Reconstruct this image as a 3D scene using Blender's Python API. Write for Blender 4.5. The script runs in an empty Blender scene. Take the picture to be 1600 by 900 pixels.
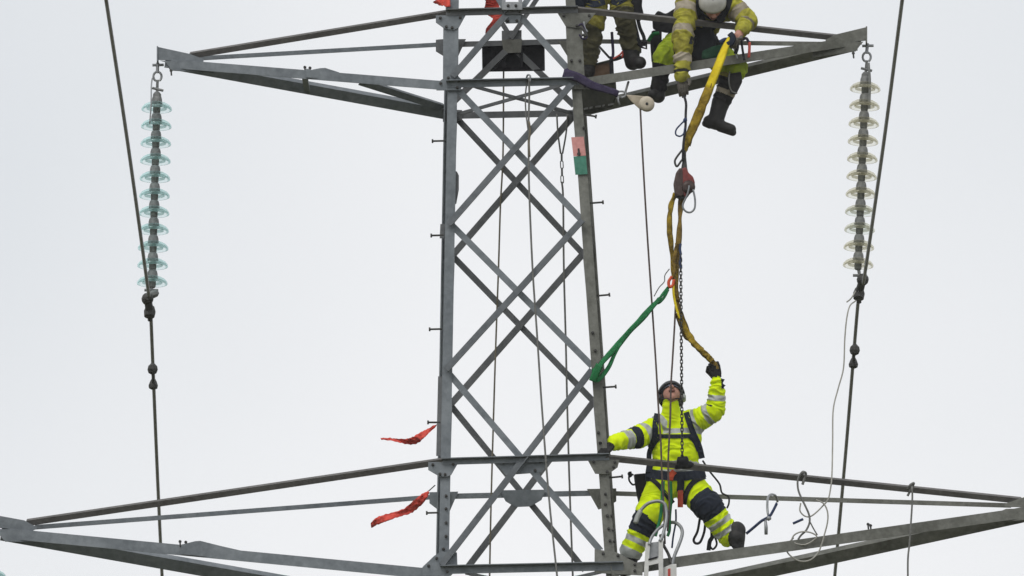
import bpy, bmesh, math, random
import numpy as np
from mathutils import Vector, Matrix, noise
from mathutils.bvhtree import BVHTree
random.seed(7)
scene = bpy.context.scene
# ------------------------------------------------------------------ camera
PX = 0.0053                       # metres per photo pixel at the tower
ELEV, ROLL = math.radians(12.5), math.radians(1.5)
CAM = Vector((0.0, -150.0, 1.7))
f0 = Vector((0, math.cos(ELEV), math.sin(ELEV)))
r0 = Vector((1, 0, 0)); u0 = r0.cross(f0)
c_, s_ = math.cos(ROLL), math.sin(ROLL)
CR = r0 * c_ - u0 * s_
CU = r0 * s_ + u0 * c_
FPX = 150.0 / math.cos(ELEV) / PX
cam_d = bpy.data.cameras.new('camera'); cam = bpy.data.objects.new('camera', cam_d)
scene.collection.objects.link(cam); scene.camera = cam
m = Matrix((CR, CU, -f0)).transposed().to_4x4(); m.translation = CAM
cam.matrix_world = m
cam_d.sensor_width = 36.0; cam_d.lens = FPX / 1600 * 36.0
cam_d.clip_start = 1.0; cam_d.clip_end = 9000
scene.render.resolution_x, scene.render.resolution_y = 1024, 576
# ------------------------------------------------------------------ light
SUN_EL, SUN_AZ = math.radians(52), math.radians(205)     # azimuth from +y, clockwise: behind the camera
w = bpy.data.worlds.new('World'); scene.world = w; w.use_nodes = True
nt = w.node_tree; nt.nodes.clear()
def wn(t): return nt.nodes.new(t)
out = wn('ShaderNodeOutputWorld'); bg = wn('ShaderNodeBackground'); bg.inputs[1].default_value = 0.1
sky = wn('ShaderNodeTexSky'); sky.sky_type = 'NISHITA'; sky.sun_disc = False
sky.sun_elevation = SUN_EL; sky.sun_rotation = SUN_AZ; sky.air_density = 1.0; sky.dust_density = 3.0
tc = wn('ShaderNodeTexCoord')
nz = wn('ShaderNodeTexNoise'); nz.inputs['Scale'].default_value = 16; nz.inputs['Detail'].default_value = 3; nz.inputs['Roughness'].default_value = 0.35
cr = wn('ShaderNodeValToRGB')
cr.color_ramp.elements[0].position = 0.3; cr.color_ramp.elements[0].color = (0.70, 0.735, 0.77, 1)
cr.color_ramp.elements[1].position = 0.7; cr.color_ramp.elements[1].color = (0.915, 0.918, 0.93, 1)
sc = wn('ShaderNodeVectorMath'); sc.operation = 'SCALE'; sc.inputs['Scale'].default_value = 10.3
mx = wn('ShaderNodeMixRGB'); mx.inputs[0].default_value = 0.96
L = nt.links.new
SKY_OFF = (-5.236, 1.902, 5.707)
va = wn('ShaderNodeVectorMath'); va.operation = 'ADD'; va.inputs[1].default_value = SKY_OFF
L(tc.outputs['Generated'], va.inputs[0]); L(va.outputs[0], nz.inputs['Vector']); L(nz.outputs[0], cr.inputs[0]); L(cr.outputs[0], sc.inputs[0])
L(sky.outputs[0], mx.inputs[1]); L(sc.outputs[0], mx.inputs[2]); L(mx.outputs[0], bg.inputs[0]); L(bg.outputs[0], out.inputs[0])
sun_d = bpy.data.lights.new('sun', 'SUN'); sun_d.energy = 1.2; sun_d.angle = math.radians(25); sun_d.color = (1, 0.97, 0.93)
sun = bpy.data.objects.new('sun', sun_d); scene.collection.objects.link(sun)
sd = Vector((math.sin(SUN_AZ) * math.cos(SUN_EL), math.cos(SUN_AZ) * math.cos(SUN_EL), math.sin(SUN_EL)))
sun.rotation_euler = sd.to_track_quat('Z', 'Y').to_euler(); sun.location = (0, -40, 60)
vs = scene.view_settings; vs.view_transform = 'Standard'; vs.look = 'None'; vs.exposure = 0.0; vs.gamma = 1.0; vs.use_curve_mapping = False

# ------------------------------------------------------------------ helpers
def ray(px, py): return f0 * FPX + CR * (px - 800) - CU * (py - 450)
def P(px, py, Y):
    d = ray(px, py); t = (Y - CAM.y) / d.y
    return CAM + d * t
AX = P(812, 450, 0).x            # tower axis
ZC = P(812, 450, 0).z
HW0, HWK = 0.62, 0.0425
def hw(z): return HW0 - HWK * (z - ZC)
def F(px, py, off=0.0):          # front face of the tower
    d = ray(px, py)              # y = -hw(z)+off
    t = (-HW0 + HWK * (CAM.z - ZC) + off - CAM.y) / (d.y - HWK * d.z)
    return CAM + d * t
def B(px, py, off=0.0):
    d = ray(px, py)
    t = (HW0 - HWK * (CAM.z - ZC) + off - CAM.y) / (d.y + HWK * d.z)
    return CAM + d * t
COL = scene.collection.objects
def settle(o, parent):
    if parent is not None:
        o.parent = parent
        o.matrix_parent_inverse = WM[parent.name].inverted()
WM = {}
def empty(name, loc, label, cat, group=None):
    o = bpy.data.objects.new(name, None); COL.link(o); o.location = loc; o.empty_display_size = 0.2
    WM[o.name] = Matrix.Translation(loc); tag(o, label, cat, group); return o
def tag(o, label=None, cat=None, group=None, kind=None):
    if label: o['label'] = label
    if cat: o['category'] = cat
    if group: o['group'] = group
    if kind: o['kind'] = kind
    return o
def mk(name, verts, faces, mat, parent=None, smooth=False, mats=None, mi=None):
    verts = [Vector(v) for v in verts]
    c = sum(verts, Vector()) / len(verts)
    me = bpy.data.meshes.new(name); me.from_pydata([tuple(v - c) for v in verts], [], faces)
    if mats:
        for k in mats: me.materials.append(M(k))
        me.polygons.foreach_set('material_index', mi)
    else: me.materials.append(M(mat))
    if smooth: me.polygons.foreach_set('use_smooth', [True] * len(me.polygons))
    me.update()
    o = bpy.data.objects.new(name, me); COL.link(o); o.location = c
    WM[o.name] = Matrix.Translation(c)
    settle(o, parent); return o
def fixn(verts, faces):
    bm = bmesh.new(); vs_ = [bm.verts.new(v) for v in verts]
    for f in faces:
        try: bm.faces.new([vs_[i] for i in f])
        except ValueError: pass
    bmesh.ops.recalc_face_normals(bm, faces=bm.faces)
    bm.verts.index_update()
    r = [v.co.copy() for v in bm.verts], [[v.index for v in f.verts] for f in bm.faces]
    bm.free(); return r
def join(*parts):
    V, Fc = [], []
    for v, f in parts:
        n = len(V); V += list(v); Fc += [[i + n for i in q] for q in f]
    return V, Fc
def prism(sec0, sec1):
    n = len(sec0); v = list(sec0) + list(sec1)
    f = [[i, (i + 1) % n, n + (i + 1) % n, n + i] for i in range(n)] + [list(range(n))[::-1], list(range(n, 2 * n))]
    return fixn(v, f)
def angle_geo(p0, p1, wd, t=0.008, nrm=(0, -1, 0), top=True, out=True, w2=None):
    p0, p1 = Vector(p0), Vector(p1); d = (p1 - p0).normalized(); n = Vector(nrm); n = (n - d * n.dot(d)).normalized()
    u = d.cross(n)
    if u.z < 0 or (abs(u.z) < 1e-3 and u.x < 0): u = -u
    if not top: u = -u
    w2 = w2 or wd * 0.8
    h = wd / 2
    if out: sec = [(-h, 0), (h, 0), (h, w2), (h - t, w2), (h - t, t), (-h, t)]
    else: sec = [(-h, 0), (-h, t), (h, t), (h, t - w2), (h - t, t - w2), (h - t, 0)]
    return prism([p0 + u * a + n * b for a, b in sec], [p1 + u * a + n * b for a, b in sec])
def angle_bar(name, p0, p1, wd, mat, parent, **k):
    v, f = angle_geo(p0, p1, wd, **k); return mk(name, v, f, mat, parent)
def plate(name, pts, fn, off, mat, parent, th=0.010):
    a = [fn(x, y, off) for x, y in pts]; b = [p + Vector((0, th, 0)) for p in a]
    v, f = prism(a, b); return mk(name, v, f, mat, parent)
def cat(pts, n=6):
    pts = [Vector(p) for p in pts]
    if len(pts) < 3: return pts
    q = [pts[0] * 2 - pts[1]] + pts + [pts[-1] * 2 - pts[-2]]; o = []
    for i in range(1, len(q) - 2):
        a, b, c, d = q[i - 1:i + 3]
        for k in range(n):
            t = k / n
            o.append(0.5 * ((2 * b) + (c - a) * t + (2 * a - 5 * b + 4 * c - d) * t * t + (3 * b - a - 3 * c + d) * t ** 3))
    o.append(q[-2]); return o
def tube_geo(pts, r, sides=7, closed=False):
    pts = [Vector(p) for p in pts]; n = len(pts); V, Fc = [], []
    rr = r if isinstance(r, (list, tuple)) else [r] * n
    ref = Vector((0.13, -1, 0.21)).normalized()
    for i, p in enumerate(pts):
        a = pts[(i - 1) % n] if (closed or i) else pts[0]; b = pts[(i + 1) % n] if (closed or i < n - 1) else pts[-1]
        d = (b - a).normalized(); s = d.cross(ref)
        if s.length < 1e-4: s = d.cross(Vector((1, 0, 0)))
        s.normalize(); t = d.cross(s)
        for k in range(sides):
            an = 2 * math.pi * k / sides; V.append(p + (s * math.cos(an) + t * math.sin(an)) * rr[i])
    for i in range(n if closed else n - 1):
        j = (i + 1) % n
        for k in range(sides):
            k2 = (k + 1) % sides; Fc.append([i * sides + k, i * sides + k2, j * sides + k2, j * sides + k])
    if not closed: Fc += [list(range(sides))[::-1], [(n - 1) * sides + k for k in range(sides)]]
    return fixn(V, Fc)
def tube(name, pts, r, mat, parent=None, sides=7, sm=6, closed=False):
    v, f = tube_geo(cat(pts, sm) if sm else pts, r, sides, closed); return mk(name, v, f, mat, parent, True)
def ribbon_geo(pts, wd, th=0.006, face=(0, -1, 0), twist=0.0, sm=6):
    q = cat(pts, sm); n = len(q); V, Fc = [], []
    for i, p in enumerate(q):
        t = i / max(1, n - 1)
        ww = wd if not callable(wd) else wd(t)
        d = (q[min(i + 1, n - 1)] - q[max(i - 1, 0)]).normalized(); nn = Vector(face); nn = (nn - d * nn.dot(d)).normalized()
        a = twist(t) if callable(twist) else twist
        nn = Matrix.Rotation(a, 3, d) @ nn; s = d.cross(nn)
        for x, y in ((-.5, 0), (-.25, 1), (.25, 1), (.5, 0), (.25, -1), (-.25, -1)): V.append(p + s * (x * ww) + nn * (y * th / 2))
    for i in range(n - 1):
        for k in range(6): Fc.append([i * 6 + k, i * 6 + (k + 1) % 6, i * 6 + 6 + (k + 1) % 6, i * 6 + 6 + k])
    Fc += [list(range(6)), [(n - 1) * 6 + k for k in range(6)]]
    return fixn(V, Fc)
def ribbon(name, pts, wd, mat, parent=None, **k):
    v, f = ribbon_geo(pts, wd, **k); return mk(name, v, f, mat, parent, True)
def lathe_geo(prof, c, ax=(0, 0, 1), seg=20):
    ax = Vector(ax).normalized(); s = ax.orthogonal().normalized(); t = ax.cross(s); V, Fc = [], []
    for r, h in prof:
        for k in range(seg):
            a = 2 * math.pi * k / seg; V.append(Vector(c) + ax * h + (s * math.cos(a) + t * math.sin(a)) * max(r, 1e-4))
    n = len(prof)
    for i in range(n - 1):
        for k in range(seg): Fc.append([i * seg + k, i * seg + (k + 1) % seg, (i + 1) * seg + (k + 1) % seg, (i + 1) * seg + k])
    Fc += [list(range(seg))[::-1], [(n - 1) * seg + k for k in range(seg)]]
    return fixn(V, Fc)
def lathe(name, prof, c, mat, parent=None, ax=(0, 0, 1), seg=20, smooth=True):
    v, f = lathe_geo(prof, c, ax, seg); return mk(name, v, f, mat, parent, smooth)
def lathe_loop_geo(prof, c, ax=(0, 0, 1), seg=28):      # closed profile, ring topology
    ax = Vector(ax).normalized(); s = ax.orthogonal().normalized(); t = ax.cross(s); V, Fc = [], []; n = len(prof)
    for r, h in prof:
        for k in range(seg):
            a = 2 * math.pi * k / seg; V.append(Vector(c) + ax * h + (s * math.cos(a) + t * math.sin(a)) * r)
    for i in range(n):
        j = (i + 1) % n
        for k in range(seg): Fc.append([i * seg + k, i * seg + (k + 1) % seg, j * seg + (k + 1) % seg, j * seg + k])
    return fixn(V, Fc)
# ------------------------------------------------------------------ materials
MC = {}
SPEC = {  # name: colour a, colour b, noise scale, roughness, metallic, bump, detail
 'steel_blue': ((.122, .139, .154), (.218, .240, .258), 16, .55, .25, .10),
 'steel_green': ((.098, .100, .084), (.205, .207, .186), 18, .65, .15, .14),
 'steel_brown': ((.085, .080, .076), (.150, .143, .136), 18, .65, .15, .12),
 'steel_mid': ((.100, .112, .122), (.172, .186, .198), 14, .55, .25, .10),
 'steel_dark': ((.100, .106, .112), (.165, .172, .178), 14, .60, .2, .10),
 'galv': ((.20, .21, .22), (.34, .35, .36), 30, .45, .5, .1),
 'cap_metal': ((.14, .145, .145), (.26, .265, .26), 40, .6, .3, .2),
 'dark_metal': ((.035, .035, .033), (.075, .073, .068), 40, .6, .3, .2),
 'cable': ((.20, .202, .206), (.30, .30, .31), 60, .5, .4, .2),
 'black': ((.010, .010, .012), (.022, .022, .025), 20, .7, 0, .1),
 'black_web': ((.012, .013, .016), (.028, .03, .034), 60, .8, 0, .3),
 'mesh_black': ((.008, .008, .010), (.02, .02, .022), 120, .8, 0, .4),
 'rope_tan': ((.13, .115, .085), (.24, .215, .165), 80, .9, 0, .4),
 'rope_grey': ((.13, .13, .125), (.23, .23, .22), 80, .9, 0, .4),
 'rope_brown': ((.075, .055, .05), (.14, .11, .10), 80, .9, 0, .4),
 'rope_white': ((.30, .29, .26), (.48, .47, .43), 80, .9, 0, .4),
 'rope_black': ((.012, .012, .015), (.05, .05, .055), 120, .9, 0, .4),
 'flag': ((.50, .050, .036), (.74, .105, .075), 14, .75, 0, .15),
 'flag_dark': ((.25, .02, .02), (.42, .035, .03), 12, .75, 0, .15),
 'sling_yellow': ((.62, .46, .015), (.86, .68, .03), 25, .8, 0, .3),
 'sling_dirty': ((.10, .062, .012), (.42, .29, .028), 34, .85, 0, .4),
 'sling_brown': ((.07, .045, .018), (.26, .17, .035), 26, .85, 0, .4),
 'sling_green': ((.012, .11, .035), (.03, .24, .085), 22, .8, 0, .3),
 'pouch_green': ((.010, .035, .02), (.03, .09, .05), 22, .85, 0, .3),
 'sling_purple': ((.026, .02, .045), (.065, .052, .10), 25, .85, 0, .3),
 'red_paint': ((.10, .018, .018), (.26, .05, .042), 30, .55, 0, .2),
 'block_grey': ((.035, .022, .020), (.105, .072, .064), 30, .5, .3, .2),
 'orange_red': ((.55, .06, .02), (.75, .12, .04), 20, .5, 0, .1),
 'red_buckle': ((.42, .05, .035), (.60, .11, .08), 20, .5, 0, .1),
 'blue': ((.02, .035, .085), (.055, .075, .15), 30, .7, 0, .2),
 'cream': ((.46, .40, .31), (.64, .57, .46), 18, .6, 0, .1),
 'cream_dark': ((.25, .21, .155), (.46, .40, .31), 18, .7, 0, .1),  # darker cream tone that sets the pulley cheek apart from the sheave
 'white_paint': ((.50, .50, .485), (.72, .72, .70), 14, .45, 0, .05),
 'tag_red': ((.50, .20, .185), (.66, .31, .285), 30, .5, 0, .1),
 'tag_green': ((.035, .17, .115), (.07, .26, .185), 30, .5, 0, .1),
 'brown': ((.075, .045, .025), (.17, .11, .07), 14, .8, 0, .2),
 'canvas': ((.028, .030, .022), (.065, .066, .050), 16, .9, 0, .3),
 'hivis': ((.66, .86, .0), (.82, 1.0, .004), 7, .75, 0, .25),
 'hivis_dirty': ((.17, .145, .035), (.46, .44, .05), 13, .85, 0, .4),
 'hivis_dull': ((.14, .125, .025), (.33, .30, .05), 13, .85, 0, .4),
 'hivis_lime': ((.20, .26, .02), (.50, .64, .025), 10, .8, 0, .3),
 'olive': ((.045, .043, .024), (.125, .115, .062), 14, .9, 0, .4),
 'navy': ((.011, .015, .026), (.026, .033, .048), 12, .85, 0, .3),
 'silver': ((.33, .35, .34), (.47, .49, .47), 30, .45, .1, .1),
 'silver_dirty': ((.22, .19, .14), (.42, .37, .29), 16, .7, 0, .2),
 'trouser_dark': ((.014, .014, .016), (.045, .043, .040), 16, .9, 0, .4),
 'boot': ((.008, .008, .009), (.028, .026, .024), 22, .6, 0, .3),
 'glove': ((.012, .012, .012), (.035, .034, .033), 40, .85, 0, .4),
 'glove_grey': ((.07, .065, .055), (.17, .155, .135), 30, .85, 0, .4),
 'skin': ((.42, .20, .15), (.56, .29, .22), 30, .55, 0, .05),
 'lips': ((.16, .06, .05), (.22, .09, .07), 30, .5, 0, .05),
 'eye': ((.04, .03, .03), (.06, .05, .05), 30, .3, 0, .0),
 'helmet_white': ((.40, .39, .36), (.58, .57, .54), 18, .4, 0, .05),
 'helmet_dark': ((.018, .020, .024), (.045, .048, .054), 18, .45, 0, .05),
 'ground': ((.075, .082, .045), (.145, .14, .085), .6, .9, 0, .3),
 'concrete': ((.25, .24, .22), (.35, .34, .32), 4, .9, 0, .3),
}
def M(k):
    if k in MC: return MC[k]
    m = bpy.data.materials.new(k); MC[k] = m; m.use_nodes = True; t = m.node_tree; b = t.nodes['Principled BSDF']
    l = t.links.new
    if k.startswith('glass'):
        t.nodes.remove(b); tr = t.nodes.new('ShaderNodeBsdfTransparent'); gg = t.nodes.new('ShaderNodeBsdfGlossy'); lw = t.nodes.new('ShaderNodeLayerWeight'); ms = t.nodes.new('ShaderNodeMixShader')
        tr.inputs[0].default_value = (.940, .982, .980, 1) if k == 'glass_teal' else (.955, .972, .955, 1) if k == 'glass_pale' else (.968, .962, .925, 1)
        gg.inputs[0].default_value = (.92, 1.0, 1.0, 1) if k == 'glass_teal' else (.93, .91, .82, 1); gg.inputs['Roughness'].default_value = .12
        lw.inputs[0].default_value = .16; tl_ = t.nodes.new('ShaderNodeBsdfTranslucent'); tl_.inputs[0].default_value = (.62, .90, .90, 1) if k == 'glass_teal' else (.84, .81, .68, 1); m3 = t.nodes.new('ShaderNodeMixShader'); m3.inputs[0].default_value = .65
        l(gg.outputs[0], m3.inputs[1]); l(tl_.outputs[0], m3.inputs[2]); mu = t.nodes.new('ShaderNodeMath'); mu.operation = 'MULTIPLY_ADD'; mu.inputs[1].default_value = .62; mu.inputs[2].default_value = .05
        l(lw.outputs['Fresnel'], mu.inputs[0]); l(mu.outputs[0], ms.inputs[0]); l(tr.outputs[0], ms.inputs[1]); l(m3.outputs[0], ms.inputs[2])
        l(ms.outputs[0], t.nodes['Material Output'].inputs['Surface']); return m
    if k == 'goggle':
        b.inputs['Base Color'].default_value = (.16, .18, .24, 1); b.inputs['Roughness'].default_value = .12; b.inputs['Metallic'].default_value = .6
        return m
    a, c, s, ro, me, bu = SPEC[k]
    tcn = t.nodes.new('ShaderNodeTexCoord'); geo = t.nodes.new('ShaderNodeNewGeometry')
    n1 = t.nodes.new('ShaderNodeTexNoise'); n1.inputs['Scale'].default_value = s; n1.inputs['Detail'].default_value = 6; n1.inputs['Roughness'].default_value = .62
    n2 = t.nodes.new('ShaderNodeTexNoise'); n2.inputs['Scale'].default_value = s * .17; n2.inputs['Detail'].default_value = 3
    l(geo.outputs['Position'], n1.inputs['Vector']); l(geo.outputs['Position'], n2.inputs['Vector'])
    ad = t.nodes.new('ShaderNodeMath'); ad.operation = 'MULTIPLY_ADD'; ad.inputs[1].default_value = .55
    l(n1.outputs[0], ad.inputs[0])
    m2 = t.nodes.new('ShaderNodeMath'); m2.operation = 'MULTIPLY'; m2.inputs[1].default_value = .45
    l(n2.outputs[0], m2.inputs[0]); l(m2.outputs[0], ad.inputs[2])
    rp = t.nodes.new('ShaderNodeValToRGB'); rp.color_ramp.elements[0].position = .36; rp.color_ramp.elements[1].position = .64
    rp.color_ramp.elements[0].color = (*a, 1); rp.color_ramp.elements[1].color = (*c, 1)
    l(ad.outputs[0], rp.inputs[0]); l(rp.outputs[0], b.inputs['Base Color'])
    b.inputs['Roughness'].default_value = ro; b.inputs['Metallic'].default_value = me; b.inputs['Specular IOR Level'].default_value = .35 if ro < .7 else .15
    if bu:
        n3 = t.nodes.new('ShaderNodeTexNoise'); n3.inputs['Scale'].default_value = s * 3; n3.inputs['Detail'].default_value = 4
        l(geo.outputs['Position'], n3.inputs['Vector'])
        bp = t.nodes.new('ShaderNodeBump'); bp.inputs['Strength'].default_value = bu; bp.inputs['Distance'].default_value = .01
        l(n3.outputs[0], bp.inputs['Height']); l(bp.outputs[0], b.inputs['Normal'])
    return m
# ------------------------------------------------------------------ ground
gs = 4000
N = 40; V = []; Fc = []
for i in range(N + 1):
    for j in range(N + 1):
        x, y = -gs + 2 * gs * i / N, -gs + 2 * gs * j / N
        V.append((x, y, 0.0))
for i in range(N):
    for j in range(N): a = i * (N + 1) + j; Fc.append([a, a + N + 1, a + N + 2, a + 1])
tag(mk('ground', V, Fc, 'ground'), kind='structure')

# ------------------------------------------------------------------ tower
TW = empty('transmission_tower', (AX, 0, 0), 'grey galvanised steel lattice power tower with tapered crossarms', 'tower')
SB, SG, SDK = 'steel_blue', 'steel_green', 'steel_dark'
ZT = ZC + 4.2
def leg_geo(sx, sy, ex):
    # outer corner runs along the taper; one flange in the front/back face, one in the side face
    def cor(z): h = hw(z); return Vector((AX + sx * (h + ex), sy * h, z))
    secs = []
    for z in (0.0, ZT):
        c = cor(z); wf = 0.080 + 0.0009 * (ZC - z) if z < ZC else 0.078; t = .010
        pts = [(0, 0), (wf, 0), (wf, t), (t, t), (t, wf), (0, wf)]
        secs.append([c + Vector((-sx * a, -sy * b, 0)) for a, b in pts])
    return prism(*secs)
for sx, sy in ((-1, -1), (1, -1), (-1, 1), (1, 1)):
    v, f = leg_geo(sx, sy, 0.0 if sy < 0 else 0.042)
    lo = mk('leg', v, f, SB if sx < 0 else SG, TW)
    zb = 0.0; h = hw(0)
    lathe('footing', [(.45, -.3), (.45, .25), (.38, .35)], (AX + sx * (h + .02), sy * h, 0.0), 'concrete', TW, seg=16)
# horizontals of the body (vertical flange at the back, top flange towards the viewer)
for (x0, y0, x1, y1, wd) in ((697, 20.5, 903, 15.5, .050), (697, 132, 905, 127.5, .058), (690, 722, 952, 714.5, .050), (688, 891, 974, 885, .066)):
    angle_bar('horizontal_beam', F(x0, y0, -.020), F(x1, y1, -.020), wd, SB if y0 > 300 else SDK if y0 < 25 else SB, TW, w2=.055)
for (x0, y0, x1, y1, wd) in ((697, 70, 905, 64.5, .045), (697, 181, 902, 177, .055), (688, 776, 958, 770, .045), (684, 950, 978, 943, .06)):
    angle_bar('horizontal_beam', B(x0, y0, .012), B(x1, y1, .012), wd, SDK if y0 < 300 else SB, TW, w2=.05, out=False)
# side-face horizontals
for (yf, yb) in ((18, 67), (130, 179), (718, 773), (888, 946)):
    for sx in (-1, 1):
        xa = 812 + sx * 112
        a, b = F(xa, yf), B(xa, yb)
        z = (a.z + b.z) / 2; h = hw(z)
        angle_bar('horizontal_beam', (AX + sx * (h - .03), -h + .02, z), (AX + sx * (h - .03), h - .02, z), .05, SDK, TW, nrm=(sx, 0, 0), out=False)
# plan bracing at the upper arm's lower level
angle_bar('plan_brace', F(740, 134, .04), B(898, 177, -.03), .045, SDK, TW, nrm=(0, -.2, -1), w2=.03)
angle_bar('plan_brace', F(880, 131, .05), B(706, 180, -.04), .045, SDK, TW, nrm=(0, -.2, -1), w2=.03)
angle_bar('plan_brace', F(730, 895, .04), B(965, 945, -.03), .05, SDK, TW, nrm=(0, -.2, -1), w2=.03)
angle_bar('plan_brace', F(950, 890, .05), B(700, 948, -.04), .05, SDK, TW, nrm=(0, -.2, -1), w2=.03)
# front diagonals
def brace(fn, a, b, wd, mat, off, top=True, out=False): angle_bar('diagonal_brace', fn(*a, off), fn(*b, off), wd, mat, TW, top=top, out=out, w2=wd * .7)
fd = [((707, 120), (790, 25)), ((701, 351), (893, 132)), ((697, 578), (910, 344)), ((690, 883), (925, 578))]
for a, b in fd: brace(F, a, b, .054, 'steel_mid', -.034, top=False, out=True)
fd = [((893, 114), (813, 26)), ((713, 138), (911, 346)), ((704, 350), (925, 572)), ((699, 581), (938, 860))]
for a, b in fd: brace(F, a, b, .053, SB, .016, top=True)
bd = [((702, 165), (790, 80)), ((706, 400), (895, 182)), ((702, 634), (914, 393)), ((727, 891), (930, 624))]
for a, b in bd: brace(B, a, b, .051, SDK, -.010, top=False)
bd = [((897, 165), (810, 82)), ((712, 183), (914, 400)), ((707, 400), (928, 628)), ((702, 631), (914, 891))]
for a, b in bd: brace(B, a, b, .051, SDK, .024, top=True)
# above the upper arm (X bracing runs on towards the peak)
brace(F, (792, 18), (716, -95), .048, SB, -.034); brace(F, (812, 18), (888, -95), .048, SB, .016)
brace(B, (798, 60), (838, 0), .040, SDK, -.01); brace(B, (838, 0), (880, -60), .040, SDK, -.01); brace(B, (799, 60), (762, 0), .040, SDK, .024); brace(B, (762, 0), (725, -60), .040, SDK, .024)
# side-face X bracing and the panels between the frame and the ground
def xpanel(z0, z1, faces, mat):
    for (nx, ny) in faces:
        for k in (0, 1):
            h0, h1 = hw(z0), hw(z1); e = .02 if k else -.015
            s0, s1 = (-1, 1) if k else (1, -1)
            if nx: a = (AX + nx * (h0 - e - .02), s0 * (h0 - .03), z0); b = (AX + nx * (h1 - e - .02), s1 * (h1 - .03), z1)
            else: a = (AX + s0 * (h0 - .03), ny * (h0 - e), z0); b = (AX + s1 * (h1 - .03), ny * (h1 - e), z1)
            angle_bar('diagonal_brace', a, b, .05, mat, TW, nrm=(nx, ny, 0), out=False)
zn = [F(812, y).z for y in (130, 349, 577, 884)]
for a, b in zip(zn, zn[1:]): xpanel(b, a, ((-1, 0), (1, 0)), SDK)
z = F(812, 950).z - .05
while z > 1.0:
    z2 = max(.6, z - 2.1 * hw(z)); xpanel(z2, z, ((-1, 0), (1, 0), (0, -1), (0, 1)), SB); z = z2
zt = F(812, -97).z; xpanel(F(812, 14).z, zt, ((-1, 0), (1, 0)), SB); xpanel(zt, ZT - .05, ((-1, 0), (1, 0), (0, -1), (0, 1)), SB)
# cover plates on the front legs between the two chords of the upper arm
plate('cover_plate', [(692.6, 42), (716.5, 42), (716, 122), (692, 122)], F, -.012, SB, TW)
plate('cover_plate', [(884, 40), (909, 40), (914, 128), (888, 128)], F, -.012, SG, TW)
# gussets: (points, face, offset, material)
gus = [
 ([(681, 24), (728, 23), (717, 43), (709, 47), (695, 45), (681, 35)], F, -.0235, SB),
 ([(871, 20), (931, 20), (914, 40), (902, 44), (884, 41)], F, -.0235, SG),
 ([(785, 17), (818, 16), (811, 36), (790, 36.5)], F, -.012, SB),
 ([(681, 131), (699, 118), (716, 119), (723, 126), (720, 141), (682, 141)], F, -.0235, SB),
 ([(881, 119), (905, 118), (917, 124), (921, 139), (884, 139)], F, -.0235, SG),
 ([(669, 722), (717, 721), (705, 742), (698, 745), (686, 744), (669, 734)], F, -.0235, SB),
 ([(918, 718), (968, 718), (965, 730), (950, 741), (930, 740)], F, -.0235, SG),
 ([(772, 720), (859, 718), (846, 738), (790, 742)], F, .006, SB),
 ([(660, 886), (679, 868), (690, 862), (714, 863), (715, 888), (704, 900), (660, 900)], F, -.0235, SB),
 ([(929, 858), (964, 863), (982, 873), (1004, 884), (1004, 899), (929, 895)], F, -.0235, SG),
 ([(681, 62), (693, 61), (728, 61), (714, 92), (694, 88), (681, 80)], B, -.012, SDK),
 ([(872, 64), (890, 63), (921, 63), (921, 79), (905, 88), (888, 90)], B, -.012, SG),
 ([(784, 62), (816, 61), (814, 82), (787, 83)], B, -.014, SG),
 ([(784, 48), (815, 47), (815, 61), (784, 62)], B, .004, SDK),
 ([(671, 769), (716, 768), (703, 798), (684, 796), (671, 786)], B, -.012, SB),
 ([(917, 764), (963, 763), (963, 783), (952, 790), (935, 796)], B, -.012, SG),
 ([(781, 766), (853, 765), (846, 781), (829, 791), (805, 792), (790, 783)], B, -.022, SB),
 ([(692, 170), (722, 172), (722, 188), (692, 190)], B, -.012, SDK),
]
bolt_me = None
def bolt(p, parent, r=.013, ax=(0, -1, 0)):
    global bolt_me
    if bolt_me is None:
        v, f = lathe_geo([(r, 0), (r, .012), (r * .6, .013), (r * .6, .022)], (0, 0, 0), ax, 6)
        bolt_me = bpy.data.meshes.new('bolt'); bolt_me.from_pydata([tuple(q) for q in v], [], f); bolt_me.materials.append(M('dark_metal'))
    o = bpy.data.objects.new('bolt', bolt_me); COL.link(o); o.location = p; WM[o.name] = Matrix.Translation(p); settle(o, parent)
for pts, fn, off, mt in gus:
    g = plate('gusset_plate', pts, fn, off, mt, TW)
    if fn is F:
        cx = sum(p[0] for p in pts) / len(pts); cy = sum(p[1] for p in pts) / len(pts)
        for k in range(4):
            q = pts[(k * len(pts)) // 4]
            bolt(fn(cx + (q[0] - cx) * .66, cy + (q[1] - cy) * .66, off), g)
plate('top_bracket', [(784, -14), (790, -14), (790, 12), (784, 14)], F, -.07, 'galv', TW)
plate('top_bracket', [(810, -14), (816, -14), (816, 13), (810, 12)], F, -.07, 'galv', TW)
plate('top_bracket', [(784, 3), (816, 3), (816, 15), (784, 15)], F, -.082, 'galv', TW)
for x, y in ((794, 9), (806, 9)): bolt(F(x, y, -.083), TW, .010)
# bolts along the legs
for (x, y) in ((697, 775), (697, 795), (697, 817), (697, 838), (693, 858), (946, 772), (946, 788), (949, 806), (956, 806), (951, 826), (958, 828), (953, 845), (960, 846), (912, 200), (926, 520), (930, 548), (935, 676), (893, 95), (906, 95)):
    bolt(F(x, y, -.002 if y > 130 else -.013), TW)
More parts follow.
